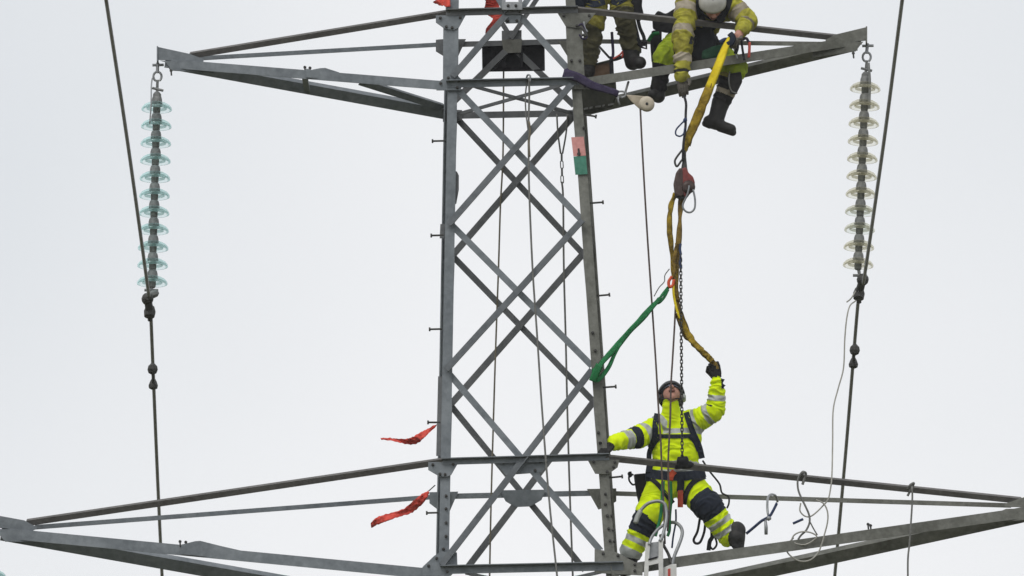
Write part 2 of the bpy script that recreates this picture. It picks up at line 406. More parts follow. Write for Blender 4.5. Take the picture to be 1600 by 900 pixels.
# splice plates on the outer edges
for pts, mt in (([(913, 262), (921, 262), (927, 352), (924, 357), (918, 357)], SG), ([(921, 397), (927, 397), (936, 520), (929, 520)], SG), ([(937, 628), (943, 629), (951, 712), (944, 712)], SG),
                ([(684.5, 588), (692, 588), (689, 712), (681.5, 712)], SDK), ([(706, 266), (714, 268), (717, 274), (717, 296), (713, 318), (706, 320)], SDK), ([(688, 350), (695, 350), (694, 372), (687, 372)], SDK)):
    plate('splice_plate', pts, F, .045, mt, TW, th=.012)
# step bolts
for (x0, y0, x1, y1) in ((695, 220, 676, 220.5), (693, 367.5, 674, 368), (691, 514, 671.5, 514.5), (688, 660, 669, 660), (685, 801, 667, 801.5),
                         (922, 317.5, 942, 316), (930, 462.5, 952, 460.5), (941, 605.5, 962, 604), (951, 746.5, 972, 744.5), (906, 178, 931, 182)):
    a, b = F(x0, y0, .05), F(x1, y1, .05); d = (b - a).normalized()
    v, f = join(tube_geo([a, b], .0085, 8), lathe_geo([(.017, -.006), (.017, .008)], b, d, 8)); mk('step_bolt', v, f, 'dark_metal', TW)
# crossarm chords: (start fn, start px, tip px, tip Y, width, material, top flange out?)
DN, DN2 = (0, -1, -.55), (0, -1, -.75)
def chord(fn, a, tip, Y, wd, mat, off, **k): return angle_bar('arm_chord', fn(*a, off), P(*tip, Y), wd, mat, TW, **k)
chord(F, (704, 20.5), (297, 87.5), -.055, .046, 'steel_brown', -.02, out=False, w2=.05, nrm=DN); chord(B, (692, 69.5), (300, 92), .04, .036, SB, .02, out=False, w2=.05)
chord(F, (700, 134.5), (258, 99), -.075, .075, SB, -.02, out=False, w2=.075); chord(B, (697, 178.5), (266, 100), .04, .090, SB, .02, out=False, w2=.07, nrm=DN2)
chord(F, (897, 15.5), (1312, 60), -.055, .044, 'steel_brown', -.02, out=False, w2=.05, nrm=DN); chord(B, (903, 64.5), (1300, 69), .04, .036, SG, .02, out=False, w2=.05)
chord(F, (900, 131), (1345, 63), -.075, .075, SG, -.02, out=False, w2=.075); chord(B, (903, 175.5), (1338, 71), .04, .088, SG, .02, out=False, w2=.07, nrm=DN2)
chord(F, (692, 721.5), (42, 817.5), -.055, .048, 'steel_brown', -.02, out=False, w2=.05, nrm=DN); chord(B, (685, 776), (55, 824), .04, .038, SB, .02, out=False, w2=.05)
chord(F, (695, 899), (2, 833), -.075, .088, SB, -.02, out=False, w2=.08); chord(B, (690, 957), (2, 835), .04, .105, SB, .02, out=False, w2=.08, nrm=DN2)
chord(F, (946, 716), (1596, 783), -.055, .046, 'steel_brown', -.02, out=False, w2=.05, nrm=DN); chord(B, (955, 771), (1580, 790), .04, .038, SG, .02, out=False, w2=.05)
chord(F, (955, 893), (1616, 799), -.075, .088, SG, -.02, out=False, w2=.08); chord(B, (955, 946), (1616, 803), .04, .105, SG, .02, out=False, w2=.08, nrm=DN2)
def lerp2(a, b, t): return (a[0] + (b[0] - a[0]) * t, a[1] + (b[1] - a[1]) * t)
def strut(a, b, wd, mat, **k): return angle_bar('arm_strut', a, b, wd, mat, TW, **k)
# bottom diagonals and small ties of the arms
def onF(node, tip, Yt, t, off=-.02): a = F(*node, off); b = P(*tip, Yt); return a + (b - a) * t
def onB(node, tip, Yt, t, off=.02): a = B(*node, off); b = P(*tip, Yt); return a + (b - a) * t
fa, ft, ba, bt = (700, 134.5), (258, 99), (697, 178.5), (266, 100)
strut(onF(fa, ft, -.075, .31) + Vector((0, .02, -.02)), onB(ba, bt, .04, .012) + Vector((0, -.02, .045)), .058, SB, nrm=(0, -1, -.6), w2=.035, out=False)
strut(onF(fa, ft, -.075, .505) + Vector((0, .02, -.02)), onB(ba, bt, .04, .505) + Vector((0, 0, -.01)), .05, SB, nrm=(0, -.2, -1), w2=.03)
def armplate(pts, Y, mat, th=.012, name='tip_plate'):
    a = [P(x, y, Y) for x, y in pts]; b = [p + Vector((0, th, 0)) for p in a]; v, f = prism(a, b); return mk(name, v, f, mat, TW)
armplate([(245.5, 73), (296, 84), (318, 92), (318, 98), (247, 93)], -.095, SB); armplate([(250, 94.5), (318, 99), (335, 101), (335, 114), (268, 110), (259, 97)], -.11, SB)
armplate([(1355, 42), (1305, 54), (1290, 62), (1290, 69), (1354, 63)], -.095, SG); armplate([(1349, 65), (1290, 71), (1270, 75), (1270, 90), (1337, 80), (1345, 69)], -.11, SG)
armplate([(-22, 801), (0, 806), (38, 813), (60, 825), (50, 829), (-20, 823)], -.095, SB); armplate([(-20, 825), (50, 830), (70, 834), (70, 847), (8, 846), (0, 837), (-12, 827)], -.11, SB)
armplate([(1624, 771), (1596, 778), (1570, 787), (1570, 792), (1622, 792)], -.095, SG); armplate([(1618, 794), (1572, 795), (1560, 800), (1560, 816), (1604, 812), (1612, 800)], -.11, SG)
for x, y0, y1, mt in ((246, 72, 95, SB), (1354, 41, 66, SG), (-21, 799, 826, SB), (1623, 769, 794, SG)):
    a, b = P(x, y0, -.11), P(x, y1, -.11); v, f = prism([a + Vector((-.006, 0, 0)), a + Vector((.006, 0, 0)), a + Vector((.006, .20, 0)), a + Vector((-.006, .20, 0))], [b + Vector((-.006, 0, 0)), b + Vector((.006, 0, 0)), b + Vector((.006, .20, 0)), b + Vector((-.006, .20, 0))]); mk('tip_plate', v, f, mt, TW)
# lap plates (humps) and bolts sitting on the lower chords
armplate([(478, 107), (487, 109), (500, 106.5), (508, 106), (530, 113), (530, 123), (478, 121)], onF((700, 134.5), (258, 99), -.075, .48).y - .022, SB, name='lap_plate')
armplate([(283, 851), (305, 845.5), (313, 845), (345, 853), (380, 861), (380, 875), (283, 866)], onF((695, 899), (2, 833), -.075, .55).y - .022, SB, name='lap_plate')
for x, y, Y in ((476, 106, -.29), (484, 107, -.29), (281, 847, -.36), (290, 848, -.36), (1360, 822, -.25), (1356, 820, -.25), (267, 111, -.1), (1333, 84, -.1)):
    a = P(x, y - 3, Y); b = P(x + 1, y + 7, Y); v, f = join(tube_geo([a, b], .007, 6), lathe_geo([(.013, 0), (.013, .014)], a.lerp(b, .35), (0, 0, 1), 6)); mk('chord_bolt', v, f, 'dark_metal', TW)

# ------------------------------------------------------------------ insulator strings
disc_prof = [(.040, .026), (.075, .020), (.105, .004), (.124, -.018), (.128, -.034), (.125, -.040), (.120, -.034), (.110, -.016), (.088, -.004), (.084, -.030), (.080, -.030), (.076, .000), (.040, .006)]
cap_prof = [(.022, -.070), (.030, -.060), (.031, -.012), (.043, -.004), (.045, .018), (.043, .050), (.038, .070), (.030, .080), (.024, .082)]
gl_me = {}
def mesh_of(key, geo, mat, smooth=True):
    if key not in gl_me:
        v, f = geo; me = bpy.data.meshes.new(key.split('|')[0]); me.from_pydata([tuple(q) for q in v], [], f); me.materials.append(M(mat))
        me.polygons.foreach_set('use_smooth', [smooth] * len(me.polygons)); me.update(); gl_me[key] = me
    return gl_me[key]
def place(name, me, loc, parent, rot=None):
    o = bpy.data.objects.new(name, me); COL.link(o); o.location = loc
    mw = Matrix.Translation(loc)
    if rot is not None: o.rotation_mode = 'QUATERNION'; o.rotation_quaternion = rot; mw = mw @ rot.to_matrix().to_4x4()
    WM[o.name] = mw; settle(o, parent); return o
def string(hook, top, bot, n, glass, label, Y=0.0):
    T, Bo = P(*top, Y), P(*bot, Y); ax = (T - Bo).normalized(); rot = Vector((0, 0, 1)).rotation_difference(ax)
    root = empty('insulator_string', T, label, 'insulator', 'insulator strings hanging from the crossarm tips')
    for i in range(n):
        c = T.lerp(Bo, i / (n - 1))
        g = mats[i % len(mats)] if isinstance(glass, list) and (mats := glass) else glass
        d = place('glass_disc', mesh_of('glass_disc|' + g, lathe_loop_geo(disc_prof, (0, 0, 0)), g), c, root, rot)
        place('metal_cap', mesh_of('metal_cap', lathe_geo(cap_prof, (0, 0, 0), seg=18), 'cap_metal'), c + ax * .001, d, rot)
    H = P(*hook, Y); c0 = T + ax * .086
    mid = H.lerp(c0, .42)
    sh = [mid + Vector((math.sin(a) * .034, 0, math.cos(a) * .040)) for a in np.linspace(-2.75, 2.75, 15)]
    v, f = join(tube_geo(sh, .010, 7), tube_geo([H + Vector((-.045, 0, -.02)), H + Vector((.05, 0, -.02))], .012, 7), tube_geo([H, mid + Vector((0, 0, .03))], .014, 7))
    mk('shackle', v, f, 'galv', root)
    v, f = join(tube_geo([mid + Vector((0, 0, -.03)), c0 + ax * .03], .012, 7), lathe_geo([(.02, .03), (.034, .012), (.036, -.01)], c0, ax, 10), tube_geo([c0 + ax * .055 + Vector((-.04, 0, .01)), c0 + ax * .05 + Vector((.05, -.01, -.012))], .012, 6))
    mk('link', v, f, 'cap_metal', root)
    return root, T, Bo, ax
r1, T1, B1, ax1 = string((246.5, 98), (245, 165), (238, 437), 11, 'glass_teal', 'teal glass disc insulator string under the left upper crossarm tip')
r2, T2, B2, ax2 = string((1355.5, 68), (1352, 134), (1341, 409), 11, ['glass_clear', 'glass_clear', 'glass_clear', 'glass_clear', 'glass_clear', 'glass_clear', 'glass_clear', 'glass_pale', 'glass_pale', 'glass_clear', 'glass_clear'], 'yellowish clear glass disc insulator string under the right upper crossarm tip')
# side tails by the first discs
tube('tail_wire', [P(238, 122, -.05), P(236.5, 135, -.06), P(236, 165, -.14), P(234, 193, -.14)], .006, 'galv', r1)
v, f = ribbon_geo([P(1357, 98, -.05), P(1359, 128, -.06), P(1358, 170, -.06)], .022); mk('tail_wire', v, f, 'cap_metal', r2)
r3, T3, B3, ax3 = string((-17, 830), (-14, 896), (-19, 1168), 11, 'glass_teal', 'teal glass disc at the bottom left corner under the lower left crossarm tip')
# conductors with suspension clamps and dampers
def conductor(label, near, clamp, far, damp, side):
    root = empty('overhead_conductor', P(*clamp, 0), label, 'cable', 'conductors running through the insulator clamps')
    C = P(*clamp, 0)
    pts = [P(*near[0], -14), P(*near[1], -7.0), P(*near[2], -.45), C, P(*far[0], .45), P(*far[1], 4.5), P(*far[2], 11)]
    tube('cable', pts, .0150, 'cable', root, sides=9, sm=8)
    return root, C
def clampset(root, pin, lump1, lump2, d1, d2, Bo):
    Pp = P(*pin, 0); A = P(*lump1, -.06); Bq = P(*lump2, .05)
    v, f = join(tube_geo([Bo + Vector((0, 0, -.05)), Pp], .014, 7), tube_geo([Pp + Vector((-.055, 0, .0)), Pp + Vector((.06, 0, -.005))], .013, 6), lathe_geo([(.012, -.04), (.03, -.03), (.034, 0), (.028, .03), (.012, .045)], Pp + Vector((.02, -.02, -.04)), (1, .2, .3), 9))
    mk('clamp_hanger', v, f, 'cap_metal', root)
    v, f = join(lathe_geo([(.012, -.05), (.040, -.042), (.050, -.01), (.048, .02), (.030, .045), (.012, .05)], A, (.15, -1, .2), 14), tube_geo([A, Bq], [.032, .036], 9),
                lathe_geo([(.02, -.055), (.044, -.045), (.050, 0), (.036, .045), (.018, .055)], Bq, (.1, .3, 1), 12), tube_geo([Bq, Bq + Vector((0, .05, -.065))], .02, 7))
    mk('suspension_clamp', v, f, 'dark_metal', root)
    D1, D2 = P(*d1, 1.0), P(*d2, 1.25)
    v, f = join(lathe_geo([(.010, -.045), (.034, -.032), (.044, -.004), (.038, .026), (.020, .045), (.012, .055)], D1, (.05, 0, 1), 14), tube_geo([D1, D2], .012, 6),
                lathe_geo([(.018, -.046), (.036, -.036), (.040, -.012), (.028, .022), (.016, .044)], D2, (.05, 0, 1), 14))
    mk('vibration_damper', v, f, 'dark_metal', root)
k1, C1 = conductor('dark overhead conductor passing the left insulator string with two damper weights', ((162, -25), (199, 220), (231, 450)), (234.5, 478), ((236, 500), (245, 720), (256, 960)), 0, -1)
clampset(k1, (236, 453), (230.5, 467), (234, 487), (238.5, 577), (239.5, 600), B1)
k2, C2 = conductor('dark overhead conductor passing the right insulator string with two damper weights', ((1413, -25), (1382, 215), (1351, 430)), (1345, 455), ((1340, 480), (1322, 700), (1299, 960)), 0, 1)
clampset(k2, (1343, 430), (1348, 437), (1342, 459), (1335.5, 547), (1333.5, 567), B2)
#PART2
# ------------------------------------------------------------------ people
def surfnets(D, h, org):
    s = D < 0
    nx, ny, nz_ = D.shape
    cnt = np.zeros((nx - 1, ny - 1, nz_ - 1), np.int8); corners = [(a, b, c) for a in (0, 1) for b in (0, 1) for c in (0, 1)]
    sl = lambda A, a, b, c: A[a:nx - 1 + a, b:ny - 1 + b, c:nz_ - 1 + c]
    for c in corners: cnt += sl(s, *c)
    act = (cnt > 0) & (cnt < 8); I = np.argwhere(act); idx = -np.ones(act.shape, np.int64); idx[act] = np.arange(len(I))
    acc = np.zeros((len(I), 3)); n = np.zeros(len(I))
    g = lambda c: D[I[:, 0] + c[0], I[:, 1] + c[1], I[:, 2] + c[2]]
    for a in corners:
        for ax in range(3):
            if a[ax]: continue
            b = list(a); b[ax] = 1
            da, db = g(a), g(b); cr_ = (da < 0) != (db < 0)
            t = np.where(cr_, da / np.where(cr_, da - db, 1), 0)
            p = np.tile(np.array(a, float), (len(I), 1)); p[:, ax] += t
            acc[cr_] += p[cr_]; n[cr_] += 1
    V = (I + acc / n[:, None]) * h + org
    Q = []
    for ax in range(3):
        o1, o2 = (ax + 1) % 3, (ax + 2) % 3
        A = [slice(None)] * 3; Bs = [slice(None)] * 3; A[ax] = slice(0, -1); Bs[ax] = slice(1, None)
        sa, sb = s[tuple(A)], s[tuple(Bs)]
        E = np.argwhere(sa != sb)
        E = E[(E[:, o1] > 0) & (E[:, o2] > 0) & (E[:, o1] < D.shape[o1] - 1) & (E[:, o2] < D.shape[o2] - 1)]
        fl = sa[E[:, 0], E[:, 1], E[:, 2]]
        def ci(d1, d2):
            k = E.copy(); k[:, o1] -= d1; k[:, o2] -= d2; return idx[k[:, 0], k[:, 1], k[:, 2]]
        q = np.stack([ci(1, 1), ci(0, 1), ci(0, 0), ci(1, 0)], 1)
        q[~fl] = q[~fl][:, ::-1]; Q.append(q)
    return V, np.concatenate(Q)
class Body:
    def __init__(s): s.p = []
    def cap(s, a, b, ra, rb, mat, k=.02, flat=None, fold=0.0):
        s.p.append(dict(a=np.array(a, float), b=np.array(b, float), ra=ra, rb=rb, mat=mat, k=k, flat=flat, fold=fold)); return s
    def dist(s, q, X):
        pa = X - q['a']; ba = q['b'] - q['a']
        if q['flat']:
            ax = np.array(q['flat'][0], float); ax /= np.linalg.norm(ax); fk = q['flat'][1] - 1
            pa = pa + fk * (pa @ ax)[..., None] * ax; ba = ba + fk * (ba @ ax) * ax
        t = np.clip((pa @ ba) / max(ba @ ba, 1e-9), 0, 1)
        return np.linalg.norm(pa - t[..., None] * ba, axis=-1) - (q['ra'] + (q['rb'] - q['ra']) * t), t
    def hand(s, wr, d, nrm, mat, curl=.5, sc=1.0, thumb=1):
        wr, d, nrm = Vector(wr), Vector(d).normalized(), Vector(nrm); nrm = (nrm - d * nrm.dot(d)).normalized(); sd_ = d.cross(nrm)
        kn = wr + d * .085 * sc
        s.cap(wr, wr + d * .03 * sc, .028 * sc, .032 * sc, mat, .012, (nrm, 1.3))
        for i, o in enumerate((-.030, -.010, .010, .030)):
            k0 = wr + d * .03 * sc + sd_ * o * .8 * sc; k1 = kn + sd_ * o * sc
            s.cap(k0, k1, .017 * sc, .013 * sc, mat, .006)
            Ln = (.072, .082, .076, .060)[i] * sc; p = k1; dd = d.copy()
            for j, fr in enumerate((.45, .32, .23)):
                dd = (Matrix.Rotation(curl * (1.0 if j else .7), 3, sd_) @ dd); q = p + dd * Ln * fr
                s.cap(p, q, (.0115, .0105, .0095)[j] * sc, (.0105, .0095, .008)[j] * sc, mat, .003); p = q
        tb = wr + d * .025 * sc + sd_ * .03 * thumb * sc; t1 = tb + (d * .6 + sd_ * .55 * thumb - nrm * .5).normalized() * .045 * sc; t2 = t1 + (d * .8 - nrm * .7 - sd_ * .25 * thumb).normalized() * .038 * sc
        s.cap(tb, t1, .017 * sc, .0135 * sc, mat, .008); s.cap(t1, t2, .013 * sc, .010 * sc, mat, .004)
    def head(s, c, hf, hr, skin='skin', hair='helmet_dark'):
        c = Vector(c); hf = Vector(hf).normalized(); hr = Vector(hr).normalized(); hu = hf.cross(hr).normalized()
        s.cap(c - hf * .015, c - hf * .005 + hu * .02, .088, .090, hair, .01)
        s.cap(c + hf * .012 + hu * .03, c + hf * .03 - hu * .03, .074, .066, skin, .01)
        s.cap(c + hf * .02 - hu * .03, c + hf * .045 - hu * .088, .062, .034, skin, .02)
        s.cap(c + hf * .088 + hu * .008, c + hf * .118 - hu * .036, .011, .0165, skin, .012)
        s.cap(c + hf * .112 - hu * .038 - hr * .014, c + hf * .112 - hu * .038 + hr * .014, .009, .009, skin, .008)
        s.cap(c + hf * .093 + hu * .026 - hr * .045, c + hf * .093 + hu * .026 + hr * .045, .010, .010, skin, .014)
        for e in (-1, 1):
            s.cap(c + hf * .086 + hu * .006 + hr * .032 * e, c + hf * .088 + hu * .006 + hr * .036 * e, .0125, .0125, 'eye', .003)
            s.cap(c - hu * .005 + hr * .088 * e, c - hu * .03 + hr * .086 * e, .018, .012, skin, .006)
        s.cap(c + hf * .096 - hu * .066 - hr * .02, c + hf * .096 - hu * .066 + hr * .02, .009, .009, 'lips', .005)
        return hu
    def build(s, parent, h=.0065, name='body', folds=1.0):
        lo = np.min([np.minimum(q['a'], q['b']) - max(q['ra'], q['rb']) for q in s.p], 0) - .04
        hi = np.max([np.maximum(q['a'], q['b']) + max(q['ra'], q['rb']) for q in s.p], 0) + .04
        shp = np.ceil((hi - lo) / h).astype(int) + 1; D = np.full(shp, 0.5, np.float32)
        for q in s.p:
            mg = max(q['ra'], q['rb']) + .05
            i0 = np.maximum(0, ((np.minimum(q['a'], q['b']) - mg - lo) / h).astype(int)); i1 = np.minimum(shp, ((np.maximum(q['a'], q['b']) + mg - lo) / h).astype(int) + 2)
            g = np.stack(np.meshgrid(*[np.arange(i0[k], i1[k]) * h + lo[k] for k in range(3)], indexing='ij'), -1)
            d, _ = s.dist(q, g); sub = D[i0[0]:i1[0], i0[1]:i1[1], i0[2]:i1[2]]
            kk = q['k']; hh = np.clip(.5 + .5 * (sub - d) / kk, 0, 1)
            D[i0[0]:i1[0], i0[1]:i1[1], i0[2]:i1[2]] = sub * (1 - hh) + d * hh - kk * hh * (1 - hh)
        V, Q = surfnets(D, h, lo)
        best = np.full(len(V), 9.0); bi = np.zeros(len(V), int); bt = np.zeros(len(V))
        for i, q in enumerate(s.p):
            d, t = s.dist(q, V); mkk = d < best; best[mkk] = d[mkk]; bi[mkk] = i; bt[mkk] = t[mkk]
        nr = np.zeros_like(V); fn_ = np.cross(V[Q[:, 2]] - V[Q[:, 0]], V[Q[:, 3]] - V[Q[:, 1]])
        for k in range(4): np.add.at(nr, Q[:, k], fn_)
        nr /= np.linalg.norm(nr, axis=1)[:, None] + 1e-9
        for i in range(len(V)):
            q = s.p[bi[i]]
            if q['fold'] <= 0: continue
            L_ = np.linalg.norm(q['b'] - q['a']) * bt[i]; p = Vector(V[i]); lowf = noise.noise(p * 9)
            a = 1 - abs(noise.noise(Vector((p.x * 7, p.y * 7, p.z * 7)) + Vector((0, 0, L_ * 26 + lowf * 1.2)))) * 2
            b = noise.noise(p * 24)
            V[i] += nr[i] * q['fold'] * folds * (a * .016 + b * .006 - .006)
        fc = V[Q].mean(1); best = np.full(len(fc), 9.0); bi = np.zeros(len(fc), int); bt = np.zeros(len(fc))
        for i, q in enumerate(s.p):
            d, t = s.dist(q, fc); mkk = d < best; best[mkk] = d[mkk]; bi[mkk] = i; bt[mkk] = t[mkk]
        names, mi = [], []
        for i in range(len(fc)):
            mt = s.p[bi[i]]['mat']; mt = mt(bt[i], fc[i]) if callable(mt) else mt
            if mt not in names: names.append(mt)
            mi.append(names.index(mt))
        Vl = [Vector(v) for v in V]; Ql = Q.tolist()
        o = mk(name, Vl, Ql, None, parent, True, names, mi)
        o_bvh = BVHTree.FromPolygons(Vl, Ql)
        return o, o_bvh
def bands(base, lst):
    def f(t, p):
        for a, b, mt in lst:
            if a <= t <= b: return mt
        return base
    return f
def wrap(name, bvh, pts, wpx, mat, parent, lift=.009, th=.007, Yd=-.4, sm=6, sidepx=True):
    """webbing laid over a body: the path is followed in the photo plane and dropped on to the body's surface"""
    q = cat([Vector((x, y, 0)) for x, y in pts], sm); n = len(q); V, Fc = [], []; rows, dep = [], []
    for i, p in enumerate(q):
        d = (q[min(i + 1, n - 1)] - q[max(i - 1, 0)]).normalized(); s = Vector((-d.y, d.x, 0)); rows.append([p + s * wpx * e for e in (-.5, 0, .5)])
        ds = []
        for a in rows[-1]:
            hit = bvh.ray_cast(P(a.x, a.y, -3.0), ray(a.x, a.y).normalized(), 6.0)[0]; ds.append(hit.y if hit is not None else None)
        ok = [x for x in ds if x is not None]; dep.append([(x if x is not None else (sum(ok) / len(ok) if ok else None)) for x in ds])
    known = [i for i in range(n) if dep[i][0] is not None]
    for i in range(n):
        if dep[i][0] is None: dep[i] = list(dep[min(known, key=lambda k: abs(k - i))]) if known else [Yd] * 3
    for i in range(n):
        win = range(max(0, i - 2), min(n, i + 3))
        row = []
        for c in range(3):
            av = sum(dep[k][c] for k in win) / len(win); row.append(P(rows[i][c].x, rows[i][c].y, min(av, dep[i][c]) - lift))
        for r in row: V.append(r)
        for r in row[::-1]: V.append(r + Vector((0, th, 0)))
    for i in range(n - 1):
        for k in range(6): Fc.append([i * 6 + k, i * 6 + (k + 1) % 6, i * 6 + 6 + (k + 1) % 6, i * 6 + 6 + k])
    Fc += [list(range(6)), [(n - 1) * 6 + k for k in range(6)]]
    v, f = fixn(V, Fc); return mk(name, v, f, mat, parent, False)
def helmet(parent, c, hf, hr, mat, vents='black', sc=1.0):
    c = Vector(c); hf = Vector(hf).normalized(); hr = Vector(hr).normalized(); hu = hf.cross(hr).normalized()
    V, Fc = [], []; seg, rings = 28, 10
    for layer, off in ((0, .0), (1, -.008)):
        for i in range(rings + 1):
            ph = math.radians(100) * i / rings
            for k in range(seg):
                th = 2 * math.pi * k / seg; r = (.118 + off) * sc
                brim = .014 * max(0, math.cos(th)) ** 3 if i >= rings - 1 else 0
                x = math.sin(ph) * math.cos(th) * (r * 1.10 + brim); y = math.sin(ph) * math.sin(th) * r; z = math.cos(ph) * r * .98
                z -= .028 * max(0, -math.cos(th)) * (i / rings) ** 3
                z += .004 * math.cos(th * 3) * math.sin(ph)
                V.append(c + hu * (.020 + z) + hf * (x - .008) + hr * y)
    n1 = (rings + 1) * seg
    for b in (0, n1):
        for i in range(rings):
            for k in range(seg): Fc.append([b + i * seg + k, b + i * seg + (k + 1) % seg, b + (i + 1) * seg + (k + 1) % seg, b + (i + 1) * seg + k])
    for k in range(seg): Fc.append([rings * seg + k, rings * seg + (k + 1) % seg, n1 + rings * seg + (k + 1) % seg, n1 + rings * seg + k])
    v, f = fixn(V, Fc); hm = mk('helmet', v, f, mat, parent, True)
    for e in (-1, 0, 1):
        a = math.radians(38); p = c + hu * (.02 + .118 * math.cos(a) * sc) + hf * (.128 * math.sin(a) * math.cos(e * .6) * sc - .008) + hr * (.118 * math.sin(a) * math.sin(e * .6)) * sc
        lathe('vent', [(.010, -.006), (.010, .004), (.006, .005)], p, vents, hm, ax=(p - c), seg=8)
    st = [c + hr * .112 + hu * .0, c + hr * .10 - hu * .06 + hf * .02, c - hu * .118 + hf * .05, c - hr * .10 - hu * .06 + hf * .02, c - hr * .112]
    v, f = ribbon_geo(st, .016, .004, face=tuple(hf)); mk('chin_strap', v, f, 'black_web', hm)
    return hm
ACR = lambda b, l: bands(b, l)
# ---- worker in clean hi-vis, leaning back inside the lower right arm and looking up
pc = empty('person', P(1056, 870, -.35), 'worker in clean bright yellow hi-vis suit looking up, one arm raised holding the strap', 'person')
b = Body(); HV = 'hivis'; J = P
tor = lambda t, p: 'hivis'
zb = lambda y: P(1050, y, -.4).z
def torso_mat(t, p):
    z = p[2]
    if zb(679) < z < zb(671): return 'silver'
    if zb(741) < z < zb(734): return 'silver'
    if zb(727) < z < zb(722): return 'silver'
    return 'hivis'
FL = ((0, 1, 0), 1.25)
b.cap(J(1040, 672, -.34), J(1046, 728, -.33), .125, .128, torso_mat, .05, FL, .8)
b.cap(J(1074, 670, -.34), J(1066, 728, -.33), .125, .128, torso_mat, .05, FL, .8)
b.cap(J(1035, 662, -.34), J(1078, 657, -.34), .085, .085, torso_mat, .05, FL, .4)
b.cap(J(1057, 690, -.36), J(1057, 715, -.37), .13, .13, torso_mat, .05, FL, .8)
b.cap(J(1038, 742, -.32), J(1074, 742, -.32), .125, .125, torso_mat, .03, FL, .4)
b.cap(J(1050, 655, -.37), J(1047.5, 634, -.40), .082, .070, 'hivis', .02, ((0, 1, 0), 1.15), .3)
b.cap(J(1049, 650, -.34), J(1049, 625, -.35), .06, .058, 'skin', .01)
hfC, hrC = (0.03, -.72, .69), (1, 0.03, 0); HcC = J(1049, 618.5, -.365)
b.head(HcC, hfC, hrC, hair='helmet_dark')
# arms
sl = bands(HV, [(.0, .10, 'silver'), (.60, .84, 'silver')])
b.cap(J(1030, 668, -.36), J(1000, 682, -.43), .098, .090, sl, .03, None, 1)
b.cap(J(1000, 682, -.43), J(959, 692, -.60), .088, .058, bands(HV, [(.02, .34, 'navy'), (.40, .62, 'silver')]), .02, None, 1)
b.hand(J(955, 695, -.63), (J(944, 705, -.69) - J(955, 695, -.63)), (0.3, 1, -.2), 'glove', .55, 1.15, -1)
b.cap(J(1084, 660, -.35), J(1117, 642, -.44), .098, .078, bands(HV, [(.12, .26, 'silver'), (.62, .85, 'silver')]), .03, None, 1)
def fore(t, p):
    if t < .20 and p[0] < J(1113, 640, -.44).x: return 'navy'
    if .36 < t < .56: return 'silver'
    if t > .8 and p[0] > J(1127, 600, -.48).x: return 'navy'
    return HV
b.cap(J(1118, 641, -.44), J(1121, 598, -.50), .076, .058, fore, .02, None, 1)
b.hand(J(1119.5, 590, -.50), (J(1116, 573, -.505) - J(1119.5, 590, -.50)), (.0, 1, .15), 'glove', 1.05, 1.15, 1)
b.cap(J(1119, 588, -.50), J(1116, 574, -.50), .040, .042, 'glove', .02)
# legs
def thigh(nav0): return lambda t, p: 'navy' if t > nav0 and p[1] < -.36 else HV
b.cap(J(1036, 758, -.32), J(1014, 806, -.47), .125, .112, HV, .05, None, 1)
b.cap(J(1013, 806, -.47), J(986, 862, -.42), .112, .088, bands(HV, [(.003, .50, 'navy'), (.62, .76, 'silver'), (.93, 1.1, 'silver')]), .03, None, 1)
b.cap(J(986, 866, -.42), J(981, 888, -.40), .070, .058, 'boot', .01); b.cap(J(981, 889, -.40), J(974, 893, -.49), .052, .045, 'boot', .02)
b.cap(J(1074, 758, -.32), J(1106, 790, -.47), .125, .115, thigh(.72), .05, None, 1)
b.cap(J(1106, 790, -.47), J(1138, 836, -.40), .112, .090, bands(HV, [(-.01, .34, 'navy'), (.50, .66, 'silver'), (.78, .93, 'silver')]), .03, None, 1)
b.cap(J(1142, 842, -.37), J(1150, 840, -.46), .062, .068, 'boot', .01); b.cap(J(1154, 826, -.46), J(1152, 850, -.46), .066, .064, 'boot', .02, ((.5, -.8, .3), 1.9))
bodyC, bvC = b.build(pc)
helmet(pc, HcC, hfC, hrC, 'helmet_dark', sc=.97)
hu = Vector(hfC).normalized().cross(Vector(hrC).normalized()); hfv, hrv = Vector(hfC).normalized(), Vector(hrC).normalized()
gp = [HcC + hfv * (.105 - .06 * abs(a) ** 2.2) + hrv * a * .085 + hu * .012 for a in np.linspace(-1, 1, 9)]
v, f = ribbon_geo(gp, .042, .012, face=tuple(hfv), sm=3); mk('goggles', v, f, 'goggle', pc, True)
for e in (-1, 1):
    lathe('ear_defender', [(.022, 0), (.034, .004), (.036, .022), (.024, .034)], HcC + hrv * .084 * e - hu * .035, 'helmet_dark' if e < 0 else 'silver', pc, ax=hrv * e, seg=14)
wp = lambda nm, pts, wd, mt, **k: wrap(nm, bvC, pts, wd, mt, pc, **k)
wp('collar_zip', [(1047.5, 627), (1047, 650), (1046, 668)], 2.0, 'olive')
wp('harness_strap', [(1027, 646), (1024, 662), (1023, 684), (1016, 700)], 9, 'navy'); wp('harness_strap', [(1072, 644), (1077, 660), (1083, 676), (1092, 696), (1097, 716)], 9, 'navy')
wp('harness_strap', [(1028, 681), (1045, 681.5), (1062, 681.5), (1080, 681)], 6, 'navy'); wp('harness_strap', [(1030, 683), (1022, 692), (1015, 706), (1014, 724)], 8, 'navy'); wp('harness_strap', [(1078, 680), (1087, 690), (1093, 704)], 9, 'navy')
wp('waist_belt', [(1009, 738), (1030, 742), (1058, 744), (1085, 742), (1102, 738)], 14, 'navy')
wp('leg_strap', [(1018, 748), (1029, 758), (1040, 772), (1052, 786)], 7, 'black_web'); wp('leg_strap', [(1102, 744), (1085, 752), (1073, 768), (1068, 788)], 8, 'black_web')
